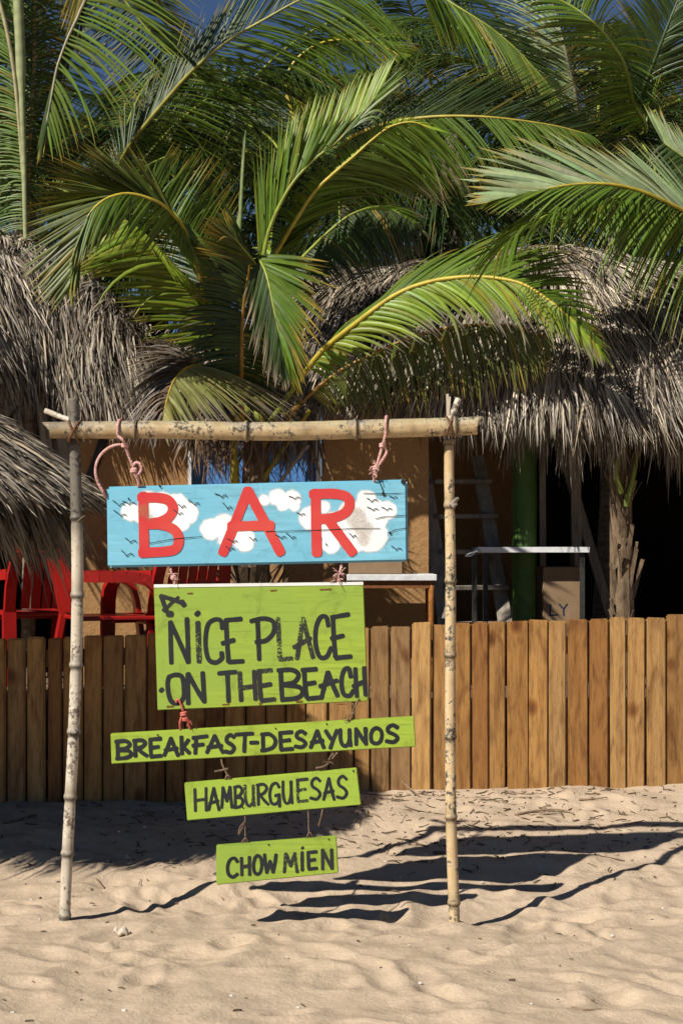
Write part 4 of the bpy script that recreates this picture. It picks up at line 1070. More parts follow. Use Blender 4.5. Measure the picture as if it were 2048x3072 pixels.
# ------------------------------------------------------------------ bamboo frame
def bamboo(name, pts, d, rad, nodes, mat, parent, cut0=None, cut1=None, sides=14, dark_top=None):
    """pts of (px,py) along the axis; nodes are fractions of the length"""
    path = catmull(PP([(p[0], p[1], p[2] if len(p) > 2 else d) for p in pts]), 420)
    t = np.linspace(0, 1, 420)
    rr_ = np.interp(t, np.linspace(0, 1, len(rad)), rad)
    tint = np.ones((420, 3))
    for q in nodes:
        g = np.exp(-((t - q) / 0.0045) ** 2)
        rr_ = rr_ * (1 + 0.2 * g) * (1 - 0.08 * np.exp(-((t - q - 0.009) / 0.004) ** 2))
        tint = tint * (1 - 0.72 * np.exp(-((t - q - 0.004) / 0.0035) ** 2))[:, None] * (1 - 0.35 * np.exp(-((t - q) / 0.02) ** 2))[:, None]
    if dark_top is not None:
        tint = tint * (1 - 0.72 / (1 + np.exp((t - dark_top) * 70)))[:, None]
    v, f, c0, c1 = tube_geo(path, rr_, sides)
    T = nrm(np.gradient(path, axis=0))
    for cut, ring, idx in ((cut0, 0, len(v) - 2), (cut1, 419, len(v) - 1)):
        if cut:
            sel = slice(ring * sides, (ring + 1) * sides)
            h = v[sel, 2] - path[ring, 2]
            v[sel] = v[sel] + T[ring] * (h * cut)[:, None]
    tt = np.repeat(tint, sides, axis=0)
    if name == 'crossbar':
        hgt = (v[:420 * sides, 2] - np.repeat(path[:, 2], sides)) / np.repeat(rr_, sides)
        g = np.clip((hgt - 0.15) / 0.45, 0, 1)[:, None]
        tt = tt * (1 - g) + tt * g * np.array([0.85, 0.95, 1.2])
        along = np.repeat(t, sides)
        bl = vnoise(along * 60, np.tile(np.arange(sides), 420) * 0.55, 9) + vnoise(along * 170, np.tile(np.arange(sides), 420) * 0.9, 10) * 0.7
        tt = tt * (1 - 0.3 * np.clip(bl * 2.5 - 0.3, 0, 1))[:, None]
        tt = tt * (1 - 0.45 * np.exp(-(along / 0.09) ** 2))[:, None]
    tc = np.vstack([tt, tint[:1] * 0.7, tint[-1:] * 0.7])
    me = mesh_np(name, v, f, M[mat], parent, tc, smooth=True)
    # end caps as triangles in the same mesh
    bm = bmesh.new(); bm.from_mesh(me.data); bm.verts.ensure_lookup_table()
    for c in np.vstack([c0, c1]):
        try: bm.faces.new([bm.verts[int(k)] for k in c[:3]])
        except ValueError: pass
    bm.to_mesh(me.data); bm.free()
    return me
fz = gz(-1.09, D_SIGN)
frame = empty('bamboo_frame', (-0.3, D_SIGN, 0.0), 'tall bamboo sign frame of two posts and a crossbar standing in the sand', 'sign frame')
def fr(lst, y0, y1): return [(y - y0) / (y1 - y0) for y in lst]
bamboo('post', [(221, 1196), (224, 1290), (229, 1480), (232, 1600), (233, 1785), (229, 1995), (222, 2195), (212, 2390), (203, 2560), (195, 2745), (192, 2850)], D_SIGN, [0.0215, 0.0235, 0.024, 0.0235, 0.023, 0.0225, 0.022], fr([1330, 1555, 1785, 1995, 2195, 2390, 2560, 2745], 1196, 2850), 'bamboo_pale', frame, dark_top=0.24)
bamboo('post', [(1346, 1318), (1346, 1420), (1348, 1520), (1351, 1720), (1350, 1965), (1350, 2210), (1352, 2450), (1358, 2640), (1361, 2710), (1363, 2880)], D_SIGN, [0.019, 0.0205, 0.021, 0.0215, 0.0215, 0.022, 0.022], fr([1328, 1518, 1745, 1965, 2210, 2450, 2710], 1318, 2880), 'bamboo_gold', frame)
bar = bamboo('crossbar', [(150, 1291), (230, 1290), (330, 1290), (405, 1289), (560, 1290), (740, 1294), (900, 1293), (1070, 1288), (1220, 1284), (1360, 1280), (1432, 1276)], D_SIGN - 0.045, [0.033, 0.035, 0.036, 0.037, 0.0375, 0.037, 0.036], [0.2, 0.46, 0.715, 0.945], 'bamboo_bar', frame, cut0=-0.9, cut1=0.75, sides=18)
bamboo('cross_stick', [(136, 1232, 6.78), (182, 1250, 6.77), (232, 1268, 6.74)], D_SIGN, [0.0115, 0.011, 0.012], [], 'bamboo_pale', frame)
bamboo('cross_stick', [(1374, 1196, 6.77), (1358, 1240, 6.76), (1338, 1300, 6.75)], D_SIGN, [0.0125, 0.0125, 0.0125], [], 'bamboo_pale', frame)
MB().bar(P(1341, 1182, 6.76), P(1343, 1300, 6.76), 0.010, 0.006).bar(P(1349, 1190, 6.757), P(1341, 1300, 6.757), 0.006, 0.005).build('splinter', M['pale_wood'], frame)
def wrap(cx, tilt, mat, w=0.006, turns=1, dx=0.0):
    """a turn of wire round the crossbar"""
    th = np.linspace(0, 2 * math.pi * turns, 40 * turns)
    c = P(cx, 1288 - (cx - 740) * 0.013, D_SIGN - 0.045)
    R = 0.0405
    p = np.stack([c[0] + tilt * np.cos(th) + dx * th / (2 * math.pi), c[1] + R * np.sin(th), c[2] + R * np.cos(th)], -1)
    return MB().tube(p, w, 6)
m_ = wrap(225, 0.022, 'strap', 0.0055)
m_.build('lashing', M['strap'], frame, True)
wrap(223, -0.02, 'strap', 0.005).build('lashing', M['strap'], frame, True)
wrap(250, -0.035, 'wire', 0.0022).build('lashing', M['wire'], frame, True)
wrap(1346, 0.014, 'strap', 0.0045).build('lashing', M['strap'], frame, True)
wrap(1349, -0.016, 'strap', 0.004).build('lashing', M['strap'], frame, True)
wrap(408, 0.004, 'wire', 0.003).build('lashing', M['wire'], frame, True)
MB().tube(catmull(PP([(232, 1565, 6.70), (252, 1549, 6.712), (258, 1549, 6.73)]), 8), 0.003, 6).build('wire_tie', M['wire'], frame)
MB().tube(catmull(PP([(1357, 1512, 6.72), (1367, 1500, 6.70), (1372, 1494, 6.69)]), 8), np.linspace(0.012, 0.006, 8), 7).tube(catmull(PP([(1360, 1518, 6.71), (1368, 1512, 6.69)]), 5), np.linspace(0.010, 0.005, 5), 6).build('branch_stub', M['grey_wood'], frame)

# ------------------------------------------------------------------ hanging signs
TH = 0.026
def board(name, TL, TR, BR, BL, mat, label, th=TH, bev=0.004, d=D_SIGN - 0.03, edge=None):
    q = PP([TL, TR, BR, BL], d)
    c = q.mean(0)
    o = empty(name, (c[0], c[1], q[2:, 2].min()), label, 'sign')
    bm = bmesh.new()
    n = 14
    front = [bm.verts.new(p) for p in q]
    back = [bm.verts.new(p + np.array([0, th, 0])) for p in q]
    bm.faces.new(front); bm.faces.new(back[::-1])
    for i in range(4):
        j = (i + 1) % 4
        bm.faces.new([front[i], back[i], back[j], front[j]])
    bmesh.ops.bevel(bm, geom=list(bm.edges), offset=bev, segments=2, affect='EDGES', clamp_overlap=True)
    mesh_bm('board', bm, mat, o)
    return o

def outline_strokes(strokes, width, zx, zy, k, d, step=0.00025, jw=0.1, rr=None, capr=True, start=0):
    """hand-painted strokes as flat ribbons; each stroke lies a hair above the one before"""
    V, Fq = [], []
    rr = rr or random.Random(1)
    for s, st in enumerate(strokes):
        wd = width
        if isinstance(st, tuple) and isinstance(st[0], list): st, wd = st
        p = np.array([(zx + a * k, zy + b * k) for a, b in st], float)
        n = max(10, int(np.linalg.norm(np.diff(p, axis=0), axis=1).sum() / 3))
        c = catmull(np.column_stack([p, np.zeros(len(p))]), n)[:, :2]
        T = nrm(np.gradient(c, axis=0)); Nn = np.stack([-T[:, 1], T[:, 0]], -1)
        hw = wd * k / 2 * (1 + jw * np.array([rr.uniform(-1, 1) for _ in range(n)]))
        hw = np.convolve(np.pad(hw, 2, mode='edge'), np.ones(5) / 5, 'valid')
        # rounded ends
        ext = []
        for sgn, i in ((-1, 0), (1, -1)):
            rows = []
            for a in ((0.35, 0.94), (0.65, 0.76), (0.88, 0.47)):
                rows.append((c[i] + sgn * T[i] * hw[i] * a[0] * 0.8, Nn[i], hw[i] * a[1]))
            ext.append(rows)
        C2 = [r0 for r0 in ext[0][::-1]] + [(c[i], Nn[i], hw[i]) for i in range(n)] + ext[1]
        base = len(V)
        dd = d - 0.0012 - step * (s + start)
        for q_, (cc, nn, h) in enumerate(C2):
            de = dd - 0.00018 * q_ / len(C2)
            V.append(P(cc[0] + nn[0] * h, cc[1] + nn[1] * h, de)); V.append(P(cc[0] - nn[0] * h, cc[1] - nn[1] * h, de))
        for i in range(len(C2) - 1):
            Fq.append((base + 2 * i, base + 2 * i + 1, base + 2 * i + 3, base + 2 * i + 2))
    return np.array(V), np.array(Fq)

def strokes_obj(name, strokes, width, org, k, mat, parent, d, jw=0.08, seed=1, start=0):
    v, f = outline_strokes(strokes, width, org[0], org[1], k, d, jw=jw, rr=random.Random(seed), start=start)
    return mesh_np(name, v, f, mat, parent)

def disc_cloud(discs, org, k, parent, d, mat, name='painted_cloud'):
    """a painted patch: one flat sheet whose brush coverage fades at its lobed rim"""
    D = np.array(discs, float)
    x0, x1 = (D[:, 0] - D[:, 2]).min(), (D[:, 0] + D[:, 2]).max()
    y0, y1 = (D[:, 1] - D[:, 2]).min(), (D[:, 1] + D[:, 2]).max()
    nx, ny = max(8, int((x1 - x0) / 6)), max(8, int((y1 - y0) / 6))
    X, Y = np.meshgrid(np.linspace(x0, x1, nx), np.linspace(y0, y1, ny))
    wob = 9 * vnoise(X / 22, Y / 22, int(D[0, 0]))
    cov = np.zeros_like(X)
    for cx, cy, r in D:
        q = 1 - (np.hypot(X - cx, Y - cy) + wob) / r
        cov = np.maximum(cov, np.clip(q * r / 22, 0, 1))
    if 'bare' in name: cov = cov * 0.24
    V = np.array([P(org[0] + a * k, org[1] + b * k, d - 0.0006) for a, b in zip(X.ravel(), Y.ravel())])
    i = np.arange(ny - 1)[:, None] * nx; j = np.arange(nx - 1)[None]
    f = np.stack([i + j, i + j + 1, i + nx + j + 1, i + nx + j], -1).reshape(-1, 4)
    c = cov.ravel()
    f = f[c[f].max(1) > 0]
    return mesh_np(name, V, f, mat, parent, np.repeat(c[:, None], 3, 1))

K1 = 960 / 1568.0
O1 = (300, 1400); O2 = (300, 2080)
DS = D_SIGN - 0.03
bar_sign = board('bar_sign', (320, 1460), (1221, 1438), (1224, 1685), (323, 1703), M['sign_blue'], 'sky-blue wooden sign with red letters BAR over painted clouds and birds', 0.032, 0.009)
disc_cloud([(150, 222, 52), (195, 235, 48), (240, 168, 60), (300, 195, 80), (375, 195, 72), (435, 228, 58), (395, 275, 52), (250, 230, 60)], O1, K1, bar_sign, DS, M['white'])
disc_cloud([(545, 308, 62), (610, 290, 70), (650, 320, 72), (700, 350, 66), (710, 375, 50), (610, 360, 42)], O1, K1, bar_sign, DS, M['white'])
disc_cloud([(805, 165, 36), (870, 150, 52), (940, 160, 52), (895, 185, 42), (955, 195, 34)], O1, K1, bar_sign, DS, M['white'])
disc_cloud([(1030, 250, 66), (1095, 200, 40), (1150, 300, 90), (1230, 240, 80), (1305, 160, 56), (1330, 240, 95), (1405, 215, 56), (1330, 340, 88), (1130, 380, 54), (1250, 350, 80)], O1, K1, bar_sign, DS, M['white'])
disc_cloud([(1255, 255, 66), (1205, 215, 44), (1290, 300, 60), (1290, 360, 46)], O1, K1, bar_sign, DS - 0.0016, M['blot'], 'bare_wood_patch')
disc_cloud([(215, 215, 46), (240, 245, 34)], O1, K1, bar_sign, DS - 0.0030, M['blot'], 'bare_wood_patch')
LB = [[(213, 140), (214, 280), (218, 428)], [(200, 152), (285, 152), (336, 166), (358, 205), (338, 246), (285, 272), (220, 278)], [(225, 282), (300, 284), (362, 308), (386, 352), (374, 398), (330, 414), (205, 422)]]
LA = [[(724, 118), (668, 260), (602, 422)], [(724, 118), (800, 260), (884, 420)], [(640, 292), (740, 290), (838, 288)]]
LR = [[(1056, 125), (1058, 280), (1062, 425)], [(1040, 135), (1140, 132), (1204, 146), (1222, 180), (1204, 222), (1150, 248), (1072, 258)], [(1115, 258), (1180, 345), (1236, 420)]]
for L_, nm in ((LB, 1), (LA, 2), (LR, 3)):
    strokes_obj('letter', L_, 49, O1, K1, M['red'], bar_sign, DS - 0.0012, 0.05, nm)
birds = [(95, 185, 1), (145, 178, 1), (105, 235, 1), (465, 180, 1.1), (402, 195, .9), (390, 228, .9), (600, 142, 1.2), (627, 200, 1), (150, 365, 1), (132, 430, 1.1), (655, 365, .9), (750, 355, .9), (635, 402, .9), (890, 345, .9), (942, 345, .9), (955, 152, .9), (985, 232, .8), (1330, 165, 1), (1338, 208, .8), (1405, 207, .9), (1438, 150, .6), (1238, 340, .8), (1450, 402, .9)]
rb = random.Random(5)
for (x, y, s_) in birds:
    a1, a2 = rb.uniform(20, 38) * s_, rb.uniform(16, 30) * s_
    u1, u2 = rb.uniform(8, 22) * s_, rb.uniform(4, 14) * s_
    strokes_obj('painted_bird', [[(x - a1, y - u1), (x - a1 * 0.45, y - u1 * 0.35), (x, y + 8 * s_)], [(x, y + 8 * s_), (x + a2 * 0.3, y - 1), (x + a2 * 0.7, y - u2 * 0.3), (x + a2, y + 5 * s_)]], 4.2, O1, K1, M['bird'], bar_sign, DS - 0.0025, 0.12, int(x))
for st in ([(815, 318), (1100, 310), (1240, 303), (1370, 302)], [(1420, 325), (1440, 312), (1490, 302), (1505, 303)], [(245, 375), (360, 355), (500, 342)], [(1290, 130), (1390, 133), (1503, 128)], [(1350, 255), (1400, 245), (1500, 240)], [(1340, 20), (1370, 80), (1390, 130)]):
    strokes_obj('wood_crack', [st], 3.4, O1, K1, M['crack'], bar_sign, DS - 0.003, 0.5, len(st) * 7 + st[0][0])
for x, y, ww in ((1485, 74, 22), (1388, 133, 14), (142, 158, 7), (1108, 380, 6), (1420, 325, 9), (295, 95, 9)):
    strokes_obj('nail_hole', [[(x - 2, y - 3), (x + 2, y + 4)]], ww, O1, K1, M['crack'], bar_sign, DS - 0.0034, 0.3, x)

nice = board('slogan_sign', (462, 1762), (1090, 1752), (1104, 2104), (473, 2131), M['sign_green'], 'large lime-green board reading A nice place on the beach', 0.022, 0.003)
MB().bar(P(463, 1758, DS + 0.010), P(1089, 1750, DS + 0.010), 0.024, 0.012).build('top_batten', M['white_edge'], nice)
NP = [[([(300, 634), (320, 690), (336, 722)], 22), ([(300, 634), (360, 652), (408, 670)], 22), ([(318, 704), (350, 668), (384, 640)], 16), ([(334, 722), (350, 722)], 30), ([(400, 662), (412, 678)], 28), ([(312, 700), (320, 706)], 22)],
 [[(345, 762), (347, 860), (350, 962)], [(345, 762), (390, 860), (432, 958)], [(426, 745), (430, 850), (433, 958)]],
 [[(480, 765), (483, 860), (487, 955)]],
 [[(600, 792), (592, 755), (560, 750), (528, 778), (517, 860), (530, 940), (565, 960), (596, 940), (596, 912)]],
 [[(618, 750), (622, 850), (630, 955)], [(620, 752), (690, 746)], [(600, 866), (655, 850)], [(632, 957), (700, 953)]],
 [[(772, 760), (776, 850), (780, 945)], [(740, 757), (800, 744), (848, 760), (850, 810), (815, 850), (765, 860)]],
 [[(872, 745), (876, 840), (880, 935)], [(882, 943), (938, 940)]],
 [[(992, 745), (980, 840), (965, 940)], [(994, 745), (1018, 840), (1043, 935)], [(950, 885), (1030, 840)]],
 [[(1118, 780), (1108, 738), (1080, 738), (1058, 790), (1056, 870), (1075, 930), (1108, 932), (1132, 888)]],
 [[(1140, 740), (1145, 840), (1152, 930)], [(1135, 738), (1216, 724)], [(1135, 842), (1190, 828)], [(1155, 937), (1228, 930)]],
 [[(338, 1030), (370, 1020), (402, 1030), (411, 1080), (410, 1130), (385, 1158), (352, 1152), (336, 1110), (332, 1060), (338, 1030)]],
 [[(430, 1015), (431, 1090), (433, 1160)], [(432, 1015), (470, 1085), (510, 1150)], [(503, 1010), (507, 1080), (511, 1152)]],
 [[(582, 1013), (665, 1006)], [(624, 1014), (627, 1080), (630, 1150)]],
 [[(685, 1010), (688, 1075), (692, 1145)], [(755, 1003), (758, 1070), (762, 1140)], [(682, 1086), (752, 1076)]],
 [[(780, 1005), (783, 1070), (788, 1140)], [(775, 1003), (838, 998)], [(785, 1075), (835, 1066)], [(792, 1146), (855, 1140)]],
 [[(885, 1003), (888, 1070), (892, 1135)], [(872, 998), (940, 996), (972, 1020), (950, 1056), (895, 1067)], [(905, 1070), (975, 1080), (992, 1108), (965, 1133), (890, 1142)]],
 [[(1000, 1003), (1004, 1070), (1012, 1130)], [(990, 997), (1058, 992)], [(1005, 1066), (1052, 1058)], [(1016, 1137), (1086, 1130)]],
 [[(1115, 1008), (1100, 1070), (1085, 1130)], [(1117, 1008), (1140, 1070), (1163, 1122)], [(1078, 1076), (1160, 1048)]],
 [[(1228, 1030), (1218, 990), (1195, 998), (1182, 1050), (1192, 1112), (1222, 1122), (1240, 1098)]],
 [[(1250, 990), (1253, 1060), (1258, 1125)], [(1294, 985), (1297, 1055), (1301, 1118)], [(1240, 1076), (1295, 1052)]]]
for i, L_ in enumerate(NP):
    strokes_obj('letter', L_, 36 if i == 0 else (27 if i == 2 else 23), O1, K1, M['black_worn'] if i in (0, 2, 6, 7, 13, 14) else M['black'], nice, DS, 0.1, i + 20)
for x, y, r_w in ((478, 720, 32), (302, 1095, 28)):
    strokes_obj('letter_dot', [[(x - 1, y - 1), (x + 1, y + 1)]], r_w, O1, K1, M['black'], nice, DS, 0.05, x)
for x, y, l_ in ((440, 622, 12), (850, 607, 14), (1105, 602, 26), (345, 1176, 16), (615, 1166, 15), (785, 1162, 5), (975, 1152, 14), (1185, 1165, 24)):
    strokes_obj('rusty_nail', [[(x - l_, y), (x + l_, y - 2)]], 7, O1, K1, M['rust'], nice, DS - 0.001, 0.5, x)

FONT = {
 'A': [[(.5, 0), (.28, .5), (.05, 1)], [(.5, 0), (.72, .5), (.97, 1)], [(.1, .7), (.9, .58)]],
 'B': [[(.1, .05), (.12, .5), (.14, 1)], [(.0, .06), (.6, .02), (.9, .2), (.65, .42), (.15, .5)], [(.2, .52), (.8, .56), (.98, .76), (.7, .94), (.05, 1)]],
 'C': [[(.95, .2), (.7, .02), (.3, .1), (.06, .45), (.15, .85), (.55, 1), (.95, .85)]],
 'D': [[(.15, .05), (.15, .5), (.17, 1)], [(.05, .05), (.6, .05), (.95, .4), (.8, .8), (.3, .98), (.05, 1)]],
 'E': [[(.15, .05), (.17, .5), (.2, .95)], [(.1, .05), (.95, .0)], [(.12, .52), (.8, .45)], [(.2, 1), (1, .95)]],
 'F': [[(.3, .08), (.28, .5), (.25, 1)], [(.1, .1), (1, .0)], [(.1, .55), (.75, .48)]],
 'G': [[(.9, .2), (.65, .02), (.25, .12), (.06, .5), (.2, .88), (.55, .95), (.85, .8), (.88, .55)], [(.55, .58), (.95, .52)], [(.9, .55), (.93, 1.05)]],
 'H': [[(.1, .05), (.12, .5), (.14, 1)], [(.88, .0), (.88, .5), (.9, .98)], [(.1, .55), (.9, .48)]],
 'K': [[(.12, 0), (.14, .5), (.18, 1)], [(.85, .18), (.5, .45), (.2, .6)], [(.3, .55), (.6, .75), (.95, .95)]],
 'M': [[(.08, 1), (.14, .5), (.18, .02)], [(.2, .02), (.38, .4), (.52, .68)], [(.52, .68), (.65, .35), (.8, .0)], [(.8, .0), (.86, .5), (.97, .98)]],
 'N': [[(.1, .02), (.12, .5), (.12, 1)], [(.1, .02), (.5, .5), (.9, .97)], [(.86, .0), (.88, .5), (.9, .97)]],
 'O': [[(.2, .12), (.5, .0), (.85, .15), (.95, .5), (.8, .88), (.45, 1), (.12, .85), (.05, .45), (.2, .12)]],
 'R': [[(.12, .05), (.14, .5), (.16, 1)], [(.02, .06), (.6, .02), (.88, .2), (.6, .45), (.15, .52)], [(.3, .52), (.65, .78), (1.02, .98)]],
 'S': [[(.9, .14), (.55, .0), (.2, .14), (.22, .38), (.7, .56), (.9, .76), (.6, .97), (.05, .92)]],
 'T': [[(0, .06), (1, .0)], [(.55, .05), (.52, .5), (.5, 1)]],
 'U': [[(.08, .02), (.1, .6), (.3, .95), (.65, .95), (.85, .6), (.85, .02)], [(.86, .5), (.95, .98)]],
 'W': [[(.05, .0), (.12, .5), (.22, .97)], [(.22, .97), (.38, .6), (.48, .35)], [(.48, .35), (.62, .7), (.72, .95)], [(.72, .95), (.85, .5), (.95, .0)]],
 'Y': [[(.05, .02), (.3, .3), (.5, .5)], [(.95, .0), (.7, .45), (.42, 1)]],
 'I': [[(.5, .05), (.5, .5), (.55, 1)]], '-': [[(0, .5), (1, .4)]]}
def write(parent, items, width, org, mats, seed):
    for i, (ch, x0, x1, y0, y1) in enumerate(items):
        st = [[(x0 + a * (x1 - x0), y0 + b * (y1 - y0)) for a, b in s] for s in FONT[ch]]
        strokes_obj('letter', st, width, org, K1, mats[i % len(mats)], parent, DS, 0.13, seed + i)
brk = board('menu_sign', (332, 2201), (1241, 2149), (1247, 2240), (335, 2292), M['sign_lime'], 'long narrow lime-green board reading Breakfast Desayunos', 0.022, 0.003)
write(brk, [('B', 78, 155, 232, 320), ('R', 164, 230, 228, 308), ('E', 238, 300, 222, 310), ('A', 312, 385, 220, 304), ('K', 394, 440, 214, 296), ('F', 448, 525, 210, 294), ('A', 520, 605, 208, 290), ('S', 612, 662, 204, 292), ('T', 665, 748, 197, 286), ('-', 738, 773, 238, 246), ('D', 787, 863, 197, 280), ('E', 872, 943, 190, 276), ('S', 953, 1012, 186, 266), ('A', 1028, 1098, 184, 266), ('Y', 1102, 1163, 182, 268), ('U', 1172, 1230, 176, 258), ('N', 1247, 1308, 172, 251), ('O', 1323, 1383, 170, 246), ('S', 1398, 1463, 156, 241)], 20, O2, [M['black']], 50)
ham = board('menu_sign', (553, 2349), (1070, 2304), (1083, 2415), (562, 2462), M['sign_lime'], 'lime-green board reading Hamburguesas', 0.022, 0.003)
write(ham, [('H', 458, 528, 464, 576), ('A', 530, 585, 464, 571), ('M', 592, 648, 459, 561), ('B', 657, 700, 454, 560), ('U', 707, 758, 449, 552), ('R', 767, 823, 444, 546), ('G', 828, 883, 438, 548), ('U', 892, 943, 430, 540), ('E', 958, 1018, 420, 530), ('S', 1028, 1083, 415, 521), ('A', 1092, 1148, 416, 521), ('S', 1158, 1213, 406, 516)], 15, O2, [M['black_worn'], M['black'], M['black'], M['black']], 80)
chow = board('menu_sign', (649, 2536), (1009, 2508), (1015, 2619), (649, 2655), M['sign_green'], 'small lime-green board reading Chow mien, lowest of the signs', 0.022, 0.003)
write(chow, [('C', 622, 676, 806, 900), ('H', 688, 738, 803, 890), ('O', 750, 795, 795, 886), ('W', 803, 865, 790, 881), ('M', 897, 968, 784, 876), ('I', 982, 998, 775, 866), ('E', 1012, 1062, 776, 861), ('N', 1083, 1142, 766, 861)], 17, O2, [M['black'], M['black_worn'], M['black']], 110)
strokes_obj('letter_dot', [[(991, 757), (992, 758)]], 18, O2, K1, M['black'], chow, DS, 0.05, 3)
for par, lst in ((brk, [(283, 204), (280, 337), (860, 172), (1110, 150)]), (chow, [(826, 742), (1120, 715)]), (ham, [(700, 560), (1240, 380)])):
    for x, y in lst:
        strokes_obj('nail_hole', [[(x - 1, y - 2), (x + 1, y + 2)]], 7, O2, K1, M['crack'], par, DS - 0.002, 0.3, x)

# ------------------------------------------------------------------ ropes and ties
def rope(label, paths, mat, rad=0.006, d=DS, frays=(), knots=(), name='rope'):
    mb = MB(); rr_ = random.Random(len(label))
    allp = []
    for p in paths:
        q = catmull(PP([(a[0], a[1], a[2] if len(a) > 2 else d) for a in p]), max(10, 5 * len(p)))
        allp.append(q)
        ln_ = np.linalg.norm(np.diff(q, axis=0), axis=1).sum()
        q = catmull(q[::2] if len(q) > 12 else q, max(14, int(ln_ / 0.0035)))
        T_ = nrm(np.gradient(q, axis=0)); A_ = nrm(np.cross(T_, np.array([0.2, 0.9, 0.1]))); B_ = np.cross(T_, A_)
        ph = np.linspace(0, ln_ / 0.026 * 2 * math.pi, len(q))
        for k3 in range(3):
            o3 = ph + k3 * 2.094
            mb.tube(q + (A_ * np.cos(o3)[:, None] + B_ * np.sin(o3)[:, None]) * rad * 0.55, rad * 0.58, 5)
    for (x, y, s_) in knots:                       # a knot: a small tight coil
        th = np.linspace(0, 4.5 * math.pi, 34)
        c = P(x, y, d)
        mb.tube(np.stack([c[0] + s_ * np.cos(th), c[1] - 0.004 + s_ * 0.6 * np.sin(th), c[2] + np.linspace(-s_, s_, 34) * 0.9], -1), rad * 0.95, 7)
    for (x, y, n_, l_) in frays:
        for k in range(n_):
            a = rr_.uniform(0, 2 * math.pi)
            e = (x + l_ * math.cos(a) * rr_.uniform(0.4, 1), y + l_ * math.sin(a) * rr_.uniform(0.3, 1), d - rr_.uniform(0, 0.02))
            mb.tube(catmull(PP([(x, y, d - 0.002), ((x + e[0]) / 2 + rr_.uniform(-4, 4), (y + e[1]) / 2 - 3, d - 0.01), e]), 6), rad * 0.28, 5)
    o = mb.build(name, mat, None, True)
    return tag(o, label, 'rope')
def over_bar(x, rad_=0.043):
    """half a turn over the crossbar in photo columns"""
    c = P(x, 1288 - (x - 740) * 0.013, D_SIGN - 0.045)
    out = []
    for a in np.linspace(-0.4, math.pi + 0.5, 12):
        y = c[1] + rad_ * math.cos(a); z = c[2] + rad_ * math.sin(a)
        out.append(((c[0] + 0.006 * math.cos(a)) / y * F + 1024, HOR - (z - EYE) / y * F, y))
    return out
dR = DS - 0.012
rope('pink rope with a ring knot and loose tail holding the bar sign at left', [
    over_bar(362) + [(370, 1322, 6.655), (376, 1337, dR)], [(376, 1337, dR), (384, 1360, dR), (395, 1388, dR), (398, 1400, dR)],
    [(398, 1400, dR), (408, 1388, dR), (421, 1392, dR), (425, 1406, dR), (418, 1420, dR), (405, 1424, dR), (397, 1412, dR), (402, 1400, dR)], [(403, 1410, dR), (408, 1428, dR), (416, 1446, dR), (415, 1462, DS + 0.01)],
    [(374, 1334, dR), (352, 1334, dR), (325, 1345, dR), (302, 1366, dR), (289, 1395, dR), (288, 1425, dR), (297, 1452, dR), (309, 1474, dR), (316, 1490, DS + 0.012), (325, 1493, DS + 0.014)]],
    M['pink_rope'], 0.0058, dR, knots=[(375, 1336, 0.009), (402, 1412, 0.009)])
rope('pink double rope with a frayed knot holding the right end of the bar sign', [
    over_bar(1160) + [(1152, 1320, 6.655), (1147, 1336, dR)], [(1147, 1336, dR), (1140, 1362, dR), (1132, 1390, dR), (1125, 1412, dR)], [(1150, 1338, dR), (1160, 1352, dR), (1152, 1372, dR), (1136, 1394, dR)],
    [(1125, 1412, dR), (1122, 1432, dR), (1121, 1448, DS + 0.01)]], M['pink_rope'], 0.0058, dR, frays=[(1126, 1402, 16, 24), (1122, 1422, 10, 18)], knots=[(1147, 1336, 0.009), (1127, 1404, 0.009)])
rope('short frayed pink tie between the bar sign and the slogan board at the left', [[(511, 1694, DS + 0.034), (514, 1715, DS + 0.01), (522, 1740, DS + 0.0), (524, 1764, DS + 0.01)]], M['pink_rope'], 0.005, DS, frays=[(517, 1722, 8, 20), (523, 1742, 8, 18)], knots=[(520, 1732, 0.007)])
rope('short frayed pink tie between the bar sign and the slogan board at the right', [[(1026, 1682, DS + 0.034), (1022, 1705, DS + 0.01), (1016, 1730, DS), (1014, 1756, DS + 0.01)]], M['pink_rope'], 0.0045, DS, frays=[(1018, 1720, 14, 30), (1012, 1740, 8, 26)])
rope('red wrapped cord tying the slogan board to the breakfast board', [[(528, 2108, DS - 0.006), (534, 2098, DS - 0.008), (541, 2108, DS - 0.008), (548, 2128, DS - 0.008), (553, 2145, DS - 0.006), (562, 2165, DS - 0.004), (572, 2188, DS + 0.004)], [(545, 2150, DS - 0.006), (540, 2168, DS - 0.006), (541, 2190, DS + 0.004)]], M['red_rope'], 0.0045, DS - 0.004, knots=[(551, 2142, 0.010), (556, 2158, 0.008)], frays=[(566, 2170, 8, 16)])
rope('dark twisted twine tying the slogan board to the breakfast board at the right', [[(1077, 2096, DS - 0.006), (1068, 2112, DS - 0.006), (1060, 2128, DS - 0.004), (1058, 2145, DS), (1048, 2160, DS), (1036, 2172, DS + 0.006)], [(1058, 2110, DS - 0.006), (1062, 2130, DS), (1056, 2160, DS + 0.006)]], M['wire'], 0.0038, DS, knots=[(1058, 2140, 0.006)], frays=[(1036, 2156, 6, 14)])
rope('rusty twine tie with a side prong between the breakfast and hamburguesas boards', [[(664, 2278, DS + 0.008), (668, 2296, DS), (676, 2312, DS), (682, 2325, DS), (690, 2342, DS + 0.006)], [(644, 2314, DS - 0.01), (660, 2312, DS - 0.005), (684, 2306, DS)], [(676, 2338, DS + 0.004), (682, 2326, DS - 0.004), (694, 2336, DS + 0.004)]], M['wire'], 0.004, DS)
